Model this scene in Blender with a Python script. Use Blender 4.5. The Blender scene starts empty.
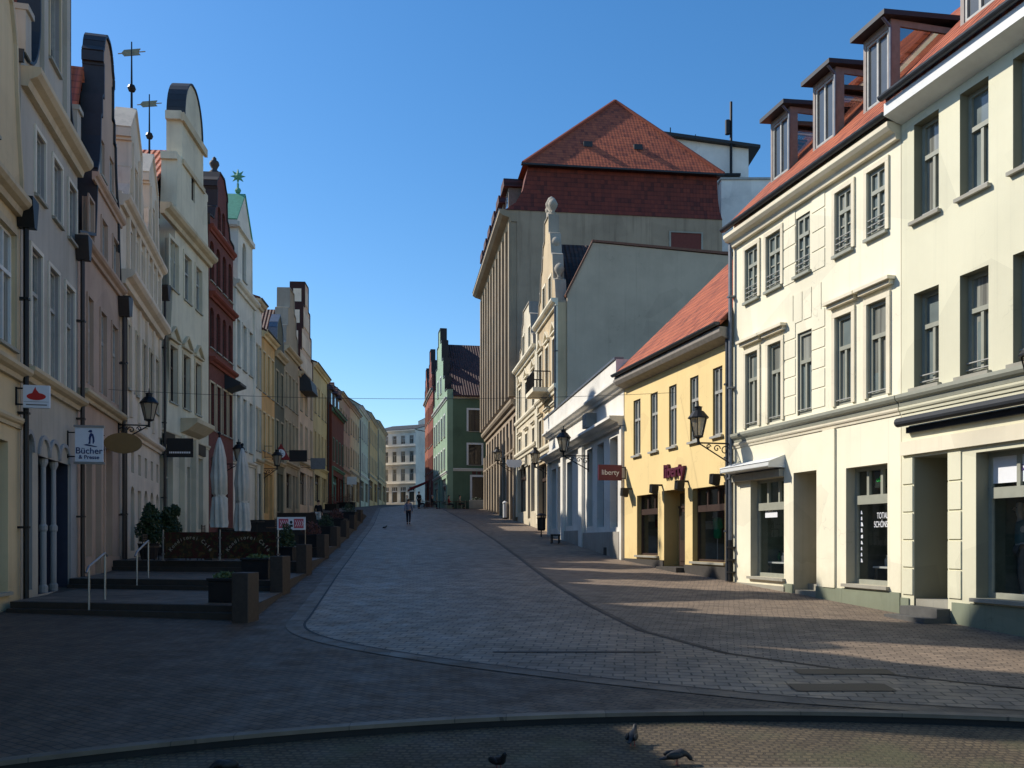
import bpy, math, random
from mathutils import Vector, Matrix
from mathutils.geometry import tessellate_polygon, delaunay_2d_cdt
random.seed(7)
R = math.radians
S = bpy.context.scene
COL = S.collection
F, HOR, CAMZ = 900.0, 540.0, 2.4          # focal length in px, horizon row, eye height

# ------------------------------------------------------------------ ground profile
GP = [(-60,-2.0),(-20,-.8),(0,0),(8,.36),(15.4,.74),(25.5,1.21),(34,1.65),(52,2.75),(63,3.5),(80,4.72),(95,5.75),(130,7.2),(190,9.8),(260,11),(1500,11)]
def Z(y):
    for i in range(len(GP)-1):
        (a,za),(b,zb) = GP[i],GP[i+1]
        if y <= b or i == len(GP)-2:
            def sl(k):
                if k <= 0 or k >= len(GP)-1: return 0.04 if k <= 0 else 0.0
                return (GP[k+1][1]-GP[k-1][1])/(GP[k+1][0]-GP[k-1][0])
            h = b-a; t = max(0,min(1,(y-a)/h)); m0, m1 = sl(i)*h, sl(i+1)*h
            return (2*t**3-3*t*t+1)*za+(t**3-2*t*t+t)*m0+(-2*t**3+3*t*t)*zb+(t**3-t*t)*m1
    return GP[-1][1]
def lerp_tab(tab, y):
    if y <= tab[0][0]: return tab[0][1]
    for (a,xa),(b,xb) in zip(tab, tab[1:]):
        if y <= b: return xa+(xb-xa)*(y-a)/(b-a)
    return tab[-1][1]

# ------------------------------------------------------------------ materials
def srgb(r,g,b):
    f = lambda c: c/12.92 if c <= .04045 else ((c+.055)/1.055)**2.4
    return (f(r/255),f(g/255),f(b/255),1)
_M = {}
class NT:
    def __init__(s, name):
        s.m = bpy.data.materials.new(name); s.m.use_nodes = True
        s.t = s.m.node_tree; s.t.nodes.clear()
        s.out = s.n('ShaderNodeOutputMaterial'); s.b = s.n('ShaderNodeBsdfPrincipled')
        s.l(s.b.outputs[0], s.out.inputs[0])
    def n(s, t, **k):
        o = s.t.nodes.new(t)
        for a,v in k.items(): setattr(o,a,v)
        return o
    def l(s, a, b): s.t.links.new(a,b)
    def math(s, op, a, b=None):
        o = s.n('ShaderNodeMath', operation=op)
        for i,x in enumerate((a,b)):
            if x is None: continue
            if isinstance(x,(int,float)): o.inputs[i].default_value = x
            else: s.l(x,o.inputs[i])
        return o.outputs[0]
    def noise(s, vec, scale, detail=3, rough=.6):
        o = s.n('ShaderNodeTexNoise'); o.inputs['Scale'].default_value = scale
        o.inputs['Detail'].default_value = detail; o.inputs['Roughness'].default_value = rough
        s.l(vec,o.inputs['Vector']); return o.outputs['Fac']
    def ramp(s, fac, stops):
        o = s.n('ShaderNodeValToRGB'); e = o.color_ramp.elements
        while len(e) < len(stops): e.new(.5)
        for x,(p,c) in zip(e,stops):
            x.position = p; x.color = c if len(c) == 4 else (*c,1)
        s.l(fac,o.inputs[0]); return o.outputs[0]
    def mix(s, a, b, fac, mode='MIX'):
        o = s.n('ShaderNodeMix', data_type='RGBA', blend_type=mode)
        for i,x in ((0,fac),(6,a),(7,b)):
            if isinstance(x,(int,float)): o.inputs[i].default_value = x
            elif isinstance(x,tuple): o.inputs[i].default_value = x
            else: s.l(x,o.inputs[i])
        return o.outputs[2]
    def mapping(s, vec, scale=(1,1,1), rot=(0,0,0), loc=(0,0,0)):
        o = s.n('ShaderNodeMapping'); o.inputs['Scale'].default_value = scale
        o.inputs['Rotation'].default_value = rot; o.inputs['Location'].default_value = loc
        s.l(vec,o.inputs['Vector']); return o.outputs[0]
    def bump(s, h, strength=.3, dist=.02, prev=None):
        o = s.n('ShaderNodeBump'); o.inputs['Strength'].default_value = strength; o.inputs['Distance'].default_value = dist
        s.l(h,o.inputs['Height'])
        if prev: s.l(prev,o.inputs['Normal'])
        s.l(o.outputs[0], s.b.inputs['Normal']); return o.outputs[0]
def g(v): return (v,v,v,1)

PF = [1.0,1.0,1.0]     # colour factor of the row being built (warms and lifts the left row against blue skylight)
def plaster(name, c, dirt=.35, rough=.92, mott=.80):
    if name in _M: return _M[name]
    t = NT(name); pos = t.n('ShaderNodeNewGeometry').outputs['Position']
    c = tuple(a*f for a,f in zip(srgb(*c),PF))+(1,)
    n1 = t.noise(pos,.45,4); n2 = t.noise(t.mapping(pos,(2.6,2.6,.16)),1.0,4); n3 = t.noise(pos,9,2)
    a = t.mix(c, tuple(x*mott for x in c[:3])+(1,), t.ramp(n1,[(.38,g(0)),(.68,g(1))]))
    drk = (c[0]*.50,c[1]*.49,c[2]*.47,1)
    a = t.mix(a, drk, t.math('MULTIPLY', t.ramp(n2,[(.52,g(0)),(.8,g(1))]), dirt))
    a = t.mix(a, g(.9), t.math('MULTIPLY', n3, .10), 'MULTIPLY')
    oc = t.n('ShaderNodeTexCoord').outputs['Object']; sp = t.n('ShaderNodeSeparateXYZ'); t.l(oc,sp.inputs[0])
    low = t.ramp(t.math('ADD', t.math('MULTIPLY',sp.outputs[2],.45), t.math('MULTIPLY',t.noise(pos,1.9,4),.9)),[(.42,g(1)),(1.0,g(0))])
    a = t.mix(a, (drk[0]*1.1,drk[1]*1.05,drk[2]*.95,1), t.math('MULTIPLY',low,.5))
    run = t.noise(t.mapping(pos,(7,7,.10)),1.0,2); a = t.mix(a, g(.62), t.math('MULTIPLY', t.ramp(run,[(.60,g(0)),(.78,g(1))]), .22+dirt*.35), 'MULTIPLY')
    pt = t.n('ShaderNodeTexVoronoi'); pt.inputs['Scale'].default_value = .55; t.l(t.mapping(pos,(1,1,1.3)),pt.inputs['Vector'])
    a = t.mix(a, g(.86), t.math('MULTIPLY', t.ramp(t.math('FRACT',t.math('MULTIPLY',pt.outputs['Color'],1.0)),[(.72,g(0)),(.76,g(1))]), .55), 'MULTIPLY')
    ck = t.n('ShaderNodeTexVoronoi', feature='DISTANCE_TO_EDGE'); ck.inputs['Scale'].default_value = .5
    wv = t.n('ShaderNodeVectorMath', operation='ADD'); nz = t.n('ShaderNodeTexNoise'); nz.inputs['Scale'].default_value = 2.5; t.l(pos,nz.inputs['Vector']); t.l(pos,wv.inputs[0]); t.l(nz.outputs['Color'],wv.inputs[1]); t.l(wv.outputs[0],ck.inputs['Vector'])
    a = t.mix(a, g(.6), t.math('MULTIPLY', t.math('MULTIPLY', t.ramp(ck.outputs['Distance'],[(.0,g(1)),(.006,g(0))]), t.ramp(n1,[(.5,g(0)),(.6,g(1))])), .5), 'MULTIPLY')
    t.l(a, t.b.inputs['Base Color']); t.b.inputs['Roughness'].default_value = rough
    t.bump(t.noise(pos,28,3),.18,.01)
    _M[name] = t.m; return t.m
def flat(name, c, rough=.6, metal=0, var=.25, scale=6, spec=None):
    if name in _M: return _M[name]
    t = NT(name); pos = t.n('ShaderNodeNewGeometry').outputs['Position']; c = srgb(*c)
    a = t.mix(c, tuple(x*(1-var) for x in c[:3])+(1,), t.ramp(t.noise(pos,scale,4),[(.35,g(0)),(.7,g(1))]))
    t.l(a,t.b.inputs['Base Color']); t.b.inputs['Roughness'].default_value = rough; t.b.inputs['Metallic'].default_value = metal
    if spec is not None: t.b.inputs['Specular IOR Level'].default_value = spec
    _M[name] = t.m; return t.m
def tiles(name, c1, c2, axis='X', pitch=1.41, col_s=1.0):
    key = name+'_'+axis
    if key in _M: return _M[key]
    t = NT(key); oc = t.n('ShaderNodeTexCoord').outputs['Object']
    sp = t.n('ShaderNodeSeparateXYZ'); t.l(oc,sp.inputs[0])
    x = sp.outputs[0 if axis == 'X' else 1]; z = sp.outputs[2]
    col = t.math('SINE', t.math('MULTIPLY', x, 2*math.pi/.26))
    row = t.math('FRACT', t.math('MULTIPLY', z, pitch/.36))
    cb = t.n('ShaderNodeCombineXYZ')
    t.l(t.math('FLOOR', t.math('MULTIPLY',x,1/.26)),cb.inputs[0]); t.l(t.math('FLOOR', t.math('MULTIPLY',z,pitch/.36)),cb.inputs[1])
    wn = t.n('ShaderNodeTexWhiteNoise'); t.l(cb.outputs[0],wn.inputs['Vector'])
    a = t.mix(srgb(*c1), srgb(*c2), wn.outputs['Value'])
    n = t.noise(t.n('ShaderNodeNewGeometry').outputs['Position'],.8,5)
    a = t.mix(a, g(.55), t.math('MULTIPLY', t.ramp(wn.outputs['Value'],[(.86,g(0)),(.9,g(1))]), .6), 'MULTIPLY')
    a = t.mix(a, srgb(96,88,62), t.math('MULTIPLY', t.ramp(t.noise(t.n('ShaderNodeNewGeometry').outputs['Position'],2.3,6,.7),[(.60,g(0)),(.76,g(1))]), .3))
    a = t.mix(a, g(.45), t.math('MULTIPLY', t.ramp(n,[(.45,g(0)),(.75,g(1))]), .55), 'MULTIPLY')
    a = t.mix(a, g(.35), t.math('MULTIPLY', t.ramp(row,[(.0,g(1)),(.24,g(0))]), .88), 'MULTIPLY')
    a = t.mix(a, g(.5), t.math('MULTIPLY', t.ramp(col,[(.0,g(1)),(.35,g(0))]), .6*col_s), 'MULTIPLY')
    t.l(a,t.b.inputs['Base Color']); t.b.inputs['Roughness'].default_value = .75
    t.bump(t.math('ADD', t.math('MULTIPLY',col,col_s), t.math('MULTIPLY', row, -1.0)),.8,.045)
    _M[key] = t.m; return t.m
def brickwall(name, c1, c2, mort):
    if name in _M: return _M[name]
    t = NT(name); oc = t.n('ShaderNodeTexCoord').outputs['Object']
    sp = t.n('ShaderNodeSeparateXYZ'); t.l(oc,sp.inputs[0])
    cb = t.n('ShaderNodeCombineXYZ'); t.l(t.math('ADD',sp.outputs[0],sp.outputs[1]),cb.inputs[0]); t.l(sp.outputs[2],cb.inputs[1])
    b = t.n('ShaderNodeTexBrick'); t.l(cb.outputs[0],b.inputs['Vector']); b.inputs['Scale'].default_value = 1
    b.inputs['Brick Width'].default_value = .25; b.inputs['Row Height'].default_value = .083; b.inputs['Mortar Size'].default_value = .008
    b.inputs['Color1'].default_value = srgb(*c1); b.inputs['Color2'].default_value = srgb(*c2); b.inputs['Mortar'].default_value = srgb(*mort)
    n = t.noise(t.n('ShaderNodeNewGeometry').outputs['Position'],.7,4)
    t.l(t.mix(b.outputs['Color'], g(.5), t.math('MULTIPLY',t.ramp(n,[(.4,g(0)),(.75,g(1))]),.5),'MULTIPLY'), t.b.inputs['Base Color'])
    t.b.inputs['Roughness'].default_value = .9; t.bump(b.outputs['Fac'],-.4,.01)
    _M[name] = t.m; return t.m
def paving(name, c1, c2, mort, bw, rh, ang=0, msize=.012, rough=.62, big=.35, bumps=.5, moss=None, warp=.03):
    if name in _M: return _M[name]
    t = NT(name); pos = t.n('ShaderNodeNewGeometry').outputs['Position']
    nz = t.n('ShaderNodeTexNoise'); nz.inputs['Scale'].default_value = 1.3; t.l(pos,nz.inputs['Vector'])
    off = t.n('ShaderNodeVectorMath', operation='SCALE'); t.l(nz.outputs['Color'],off.inputs[0]); off.inputs['Scale'].default_value = warp*4
    ad = t.n('ShaderNodeVectorMath', operation='ADD'); t.l(pos,ad.inputs[0]); t.l(off.outputs[0],ad.inputs[1])
    v = t.mapping(ad.outputs[0],(1,1,0),(0,0,ang))
    b = t.n('ShaderNodeTexBrick'); t.l(v,b.inputs['Vector']); b.inputs['Scale'].default_value = 1
    b.inputs['Brick Width'].default_value = bw; b.inputs['Row Height'].default_value = rh; b.inputs['Mortar Size'].default_value = msize
    b.inputs['Mortar Smooth'].default_value = .3; b.inputs['Bias'].default_value = .0
    b.inputs['Color1'].default_value = srgb(*c1); b.inputs['Color2'].default_value = srgb(*c2); b.inputs['Mortar'].default_value = srgb(*mort)
    n1 = t.noise(pos,.22,5); n2 = t.noise(pos,2.2,4)
    a = t.mix(b.outputs['Color'], g(.45), t.math('MULTIPLY',t.ramp(n1,[(.4,g(0)),(.68,g(1))]),big),'MULTIPLY')
    a = t.mix(a, g(.55), t.math('MULTIPLY',t.ramp(n2,[(.42,g(0)),(.7,g(1))]),.45),'MULTIPLY')
    a = t.mix(a, g(1.9), t.math('MULTIPLY',t.ramp(t.noise(pos,7,2),[(.66,g(0)),(.7,g(1))]),.10),'MULTIPLY')
    vp = t.n('ShaderNodeTexVoronoi'); vp.inputs['Scale'].default_value = .28; t.l(pos,vp.inputs['Vector'])
    a = t.mix(a, g(.74), t.math('MULTIPLY', t.ramp(vp.outputs['Color'],[(.55,g(0)),(.6,g(1))]), .6), 'MULTIPLY')
    gm = t.n('ShaderNodeTexVoronoi'); gm.inputs['Scale'].default_value = 1.6; t.l(pos,gm.inputs['Vector'])
    a = t.mix(a, g(.06), t.math('MULTIPLY', t.ramp(gm.outputs['Distance'],[(.035,g(1)),(.05,g(0))]), .55))
    a = t.mix(a, (1.0,.92,.80,1), 1.0, 'MULTIPLY')
    if moss: a = t.mix(a, srgb(*moss), t.math('MULTIPLY',t.ramp(t.noise(pos,.9,4),[(.5,g(0)),(.66,g(1))]),.7))
    t.l(a,t.b.inputs['Base Color'])
    t.l(t.ramp(n2,[(.3,g(rough-.08)),(.7,g(rough+.2))]),t.b.inputs['Roughness'])
    h = t.math('ADD', t.math('MULTIPLY',b.outputs['Fac'],-1.0), t.math('MULTIPLY',t.noise(pos,14,2),.5))
    t.bump(h,bumps,.02)
    _M[name] = t.m; return t.m
def pane_mat(name, dark=(34,38,38), light=(140,140,132), p=.45, rough=.06):
    """window pane: dark room behind, on some panes a pale curtain; slightly wavy glass"""
    if name in _M: return _M[name]
    t = NT(name); oi = t.n('ShaderNodeObjectInfo').outputs['Random']; oc = t.n('ShaderNodeTexCoord').outputs['Object']
    fold = t.noise(t.mapping(oc,(9,9,.25)),1,2)
    cur = t.mix(srgb(*light), tuple(x*.35 for x in srgb(*light)[:3])+(1,), t.ramp(fold,[(.35,g(0)),(.65,g(1))]))
    gc = t.n('ShaderNodeTexCoord').outputs['Generated']; sx = t.n('ShaderNodeSeparateXYZ'); t.l(gc,sx.inputs[0])
    side = t.math('ABSOLUTE', t.math('SUBTRACT', sx.outputs[0], .5)); wob = t.math('MULTIPLY', t.noise(oc,2.2,2), .12)
    rnd2 = t.math('FRACT', t.math('MULTIPLY',oi,7.31)); edge = t.math('ADD', t.math('MULTIPLY',rnd2,.40), .12)
    drawn = t.math('GREATER_THAN', t.math('ADD',side,wob), edge)
    blind = t.math('GREATER_THAN', sx.outputs[2], t.math('ADD', t.math('FRACT', t.math('MULTIPLY',oi,3.77)), .22))
    msk = t.math('MULTIPLY', t.math('MAXIMUM',drawn,blind), t.ramp(oi,[(max(0,1-p-.02),g(0)),(min(1,1-p+.02),g(1))]))
    dk = t.mix(srgb(*dark), tuple(x*3+.01 for x in srgb(*dark)[:3])+(1,), t.noise(oc,1.5,2))
    t.l(t.mix(dk,cur,msk),t.b.inputs['Base Color']); t.b.inputs['Roughness'].default_value = .5
    t.b.inputs['Specular IOR Level'].default_value = .2
    t.b.inputs['Coat Weight'].default_value = 1; t.b.inputs['Coat Roughness'].default_value = rough; t.b.inputs['Coat IOR'].default_value = 1.6
    bm = t.n('ShaderNodeBump'); bm.inputs['Strength'].default_value = .12; bm.inputs['Distance'].default_value = .05
    t.l(t.noise(oc,1.7,2),bm.inputs['Height']); t.l(bm.outputs[0],t.b.inputs['Coat Normal'])
    _M[name] = t.m; return t.m
def shop_glass(name='shop_glass', tint=.84, base=.10):
    if name in _M: return _M[name]
    t = NT(name); t.t.nodes.remove(t.b)
    tr = t.n('ShaderNodeBsdfTransparent'); tr.inputs[0].default_value = (tint,tint*1.02,tint,1)
    gl = t.n('ShaderNodeBsdfGlossy'); gl.inputs['Roughness'].default_value = .02
    fr = t.n('ShaderNodeLayerWeight'); fr.inputs[0].default_value = .5
    mx = t.n('ShaderNodeMixShader'); t.l(t.math('ADD',t.math('MULTIPLY',t.math('POWER',fr.outputs[1],4.0),.8),base),mx.inputs[0]); t.l(tr.outputs[0],mx.inputs[1]); t.l(gl.outputs[0],mx.inputs[2])
    t.l(mx.outputs[0],t.out.inputs[0]); _M[name] = t.m; return t.m
def leafmat(name, c1, c2):
    if name in _M: return _M[name]
    t = NT(name); n = t.noise(t.n('ShaderNodeNewGeometry').outputs['Position'],7,3)
    t.l(t.mix(srgb(*c1),srgb(*c2),n),t.b.inputs['Base Color']); t.b.inputs['Roughness'].default_value = .55
    _M[name] = t.m; return t.m

# ------------------------------------------------------------------ mesh collector
class MB:
    def __init__(s): s.v, s.f = [], []
    def poly(s, pts):
        b = len(s.v); s.v += [tuple(p) for p in pts]; s.f.append(tuple(range(b,b+len(pts))))
    def box(s, x0,x1,y0,y1,z0,z1):
        b = len(s.v)
        s.v += [(x,y,z) for z in (z0,z1) for y in (y0,y1) for x in (x0,x1)]
        for q in ((0,1,5,4),(1,3,7,5),(3,2,6,7),(2,0,4,6),(4,5,7,6),(2,3,1,0)): s.f.append(tuple(b+i for i in q))
    def prism(s, out, v0, v1, ax='uz'):
        """outline of (u,z) pushed from v0 to v1"""
        n = len(out); b = len(s.v)
        mk = (lambda p,v: (p[0],v,p[1])) if ax == 'uz' else ((lambda p,v: (v,p[0],p[1])) if ax == 'vz' else (lambda p,v: (p[0],p[1],v)))
        s.v += [mk(p,v0) for p in out]+[mk(p,v1) for p in out]
        tri = tessellate_polygon([[Vector((p[0],p[1],0)) for p in out]])
        for a in tri:
            s.f.append(tuple(b+i for i in a)); s.f.append(tuple(b+n+i for i in reversed(a)))
        for i in range(n): j = (i+1)%n; s.f.append((b+i,b+j,b+n+j,b+n+i))
    def ribbon(s, line, v0, v1, t):
        """solid strip of thickness t lying on an (u,z) polyline"""
        for (a,b) in zip(line,line[1:]):
            d = math.hypot(b[0]-a[0],b[1]-a[1])
            if d < 1e-6: continue
            nx, nz = -(b[1]-a[1])/d*t, (b[0]-a[0])/d*t
            s.prism([a,b,(b[0]+nx,b[1]+nz),(a[0]+nx,a[1]+nz)],v0,v1)
    def tube(s, pts, r, n=8, cap=True):
        pts = [Vector(p) for p in pts]; rs = r if isinstance(r,(list,tuple)) else [r]*len(pts); b = len(s.v)
        prev = None
        for i,p in enumerate(pts):
            d = (pts[min(i+1,len(pts)-1)]-pts[max(i-1,0)]).normalized()
            a = prev if prev and abs(prev.dot(d)) < .9 else (Vector((0,0,1)) if abs(d.z) < .9 else Vector((1,0,0)))
            a = (a-d*a.dot(d)).normalized(); prev = a; c = d.cross(a)
            for k in range(n):
                th = 2*math.pi*k/n; s.v.append(tuple(p+a*(rs[i]*math.cos(th))+c*(rs[i]*math.sin(th))))
        for i in range(len(pts)-1):
            for k in range(n):
                k2 = (k+1)%n; s.f.append((b+i*n+k,b+i*n+k2,b+(i+1)*n+k2,b+(i+1)*n+k))
        if cap:
            s.f.append(tuple(b+k for k in range(n))); e = b+(len(pts)-1)*n; s.f.append(tuple(e+k for k in range(n)))
    def lathe(s, prof, c=(0,0,0), n=12, fold=None, ph=0, axis='z'):
        b = len(s.v)
        for r,z in prof:
            for k in range(n):
                th = 2*math.pi*k/n+ph; q = r*(1+(fold(th,z) if fold else 0))
                p = (q*math.cos(th),q*math.sin(th),z)
                if axis == 'x': p = (z,p[0],p[1])
                if axis == 'y': p = (p[0],z,p[1])
                s.v.append((c[0]+p[0],c[1]+p[1],c[2]+p[2]))
        m = len(prof)
        for i in range(m-1):
            for k in range(n):
                k2 = (k+1)%n; s.f.append((b+i*n+k,b+i*n+k2,b+(i+1)*n+k2,b+(i+1)*n+k))
        s.f.append(tuple(b+k for k in range(n))); s.f.append(tuple(b+(m-1)*n+k for k in range(n)))
    def ball(s, c, r, n=10, sq=(1,1,1)):
        b = len(s.v); m = max(4,n//2)
        for i in range(m+1):
            a = math.pi*i/m
            for k in range(n):
                th = 2*math.pi*k/n
                s.v.append((c[0]+r*sq[0]*math.sin(a)*math.cos(th),c[1]+r*sq[1]*math.sin(a)*math.sin(th),c[2]+r*sq[2]*math.cos(a)))
        for i in range(m):
            for k in range(n):
                k2 = (k+1)%n; s.f.append((b+i*n+k,b+(i+1)*n+k,b+(i+1)*n+k2,b+i*n+k2))
    def build(s, name, mat, parent=None, off=(0,0,0), smooth=False, bevel=0):
        me = bpy.data.meshes.new(name)
        me.from_pydata([(x-off[0],y-off[1],z-off[2]) for x,y,z in s.v],[],s.f); me.validate(clean_customdata=False); me.update()
        me.materials.append(mat)
        if smooth:
            for p in me.polygons: p.use_smooth = True
        o = bpy.data.objects.new(name,me); COL.objects.link(o)
        if parent: o.parent = parent
        else: o.location = off
        if bevel:
            m = o.modifiers.new('bevel','BEVEL'); m.width = bevel; m.segments = 2; m.limit_method = 'ANGLE'
        return o
def tag(o, label=None, cat=None, group=None, kind=None):
    for k,v in (('label',label),('category',cat),('group',group),('kind',kind)):
        if v: o[k] = v
    return o
def empty(name, loc, rz=0, label=None, cat=None, group=None):
    o = bpy.data.objects.new(name,None); COL.objects.link(o); o.location = loc; o.rotation_euler = (0,0,rz)
    o.empty_display_size = .3
    return tag(o,label,cat,group)
def text(name, body, size, mat, parent, mtx, ext=.004, align='CENTER', bold=0, sx=1):
    c = bpy.data.curves.new(name,'FONT'); c.body = body; c.size = size; c.extrude = ext; c.offset = bold
    c.align_x = align; c.align_y = 'CENTER'; c.materials.append(mat)
    o = bpy.data.objects.new(name,c); COL.objects.link(o); o.parent = parent
    o.matrix_local = mtx @ Matrix.Diagonal((sx,1,1,1)); return o
def basis(x, y, o):
    x, y = Vector(x), Vector(y); z = x.cross(y)
    return Matrix(((x.x,y.x,z.x,o[0]),(x.y,y.y,z.y,o[1]),(x.z,y.z,z.z,o[2]),(0,0,0,1)))

# common materials
DARKMETAL = flat('dark_iron',(30,30,32),.5,.4)
STEEL = flat('brushed_steel',(150,152,155),.35,.9,.1)
ZINC = flat('zinc_gutter',(74,78,84),.5,.5)
ZINCL = flat('zinc_pipe',(122,126,132),.45,.6)
SLATE = flat('slate_coping',(44,46,50),.55)
SILL = plaster('stone_sill',(172,167,152))
WHITE = flat('white_paint',(226,226,222),.5,var=.08)
GREYFRAME = flat('greygreen_window_frame',(160,160,144),.5,var=.12)
BROWNFRAME = flat('brown_window_frame',(66,48,40),.5)
DARKFRAME = flat('dark_window_frame',(46,50,52),.5)
LIGHTFRAME = flat('pale_window_frame',(178,176,168),.5)
BROWNPIPE = flat('brown_drainpipe',(46,34,30),.5)
PANE = pane_mat('window_pane'); PANE_C = pane_mat('curtained_pane',(36,40,40),(158,158,148),.75)
PANE_R = pane_mat('reflection_tinted_pane',(78,86,84),(160,160,148),.6); PANE_D = pane_mat('dark_shop_pane',(22,24,24),(60,60,58),.3)  # right-row panes: grey-green reflection painted into the base colour
SHOPGLASS = shop_glass(); CHEEK = shop_glass('cheek_glass',.7,.5)
INTERIOR = flat('dark_shop_interior',(104,106,96),.9)
REDTILE = ('red_pantile',(204,110,68),(178,88,54)); DARKTILE = ('dark_roof_tile',(96,46,36),(70,36,30)); BROWNTILE = ('brown_roof_tile',(84,52,40),(60,40,34))

def inside2d(p, poly):
    c = False
    for (x0,y0),(x1,y1) in zip(poly,poly[1:]+poly[:1]):
        if (y0 > p[1]) != (y1 > p[1]) and p[0] < (x1-x0)*(p[1]-y0)/(y1-y0)+x0: c = not c
    return c
def fill2d(out, holes):
    """triangles of an outline minus its openings"""
    P, E = [], []
    for l in [out]+holes:
        b = len(P); P += [Vector(p) for p in l]; E += [(b+i,b+(i+1)%len(l)) for i in range(len(l))]
    v,_,f = delaunay_2d_cdt(P,E,[],0,1e-5)[:3]
    ok = []
    for t in f:
        c = [sum(v[i][k] for i in t)/len(t) for k in (0,1)]
        if inside2d(c,out) and not any(inside2d(c,h) for h in holes): ok.append(tuple(t))
    return [(p.x,0,p.y) for p in v], ok
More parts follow.
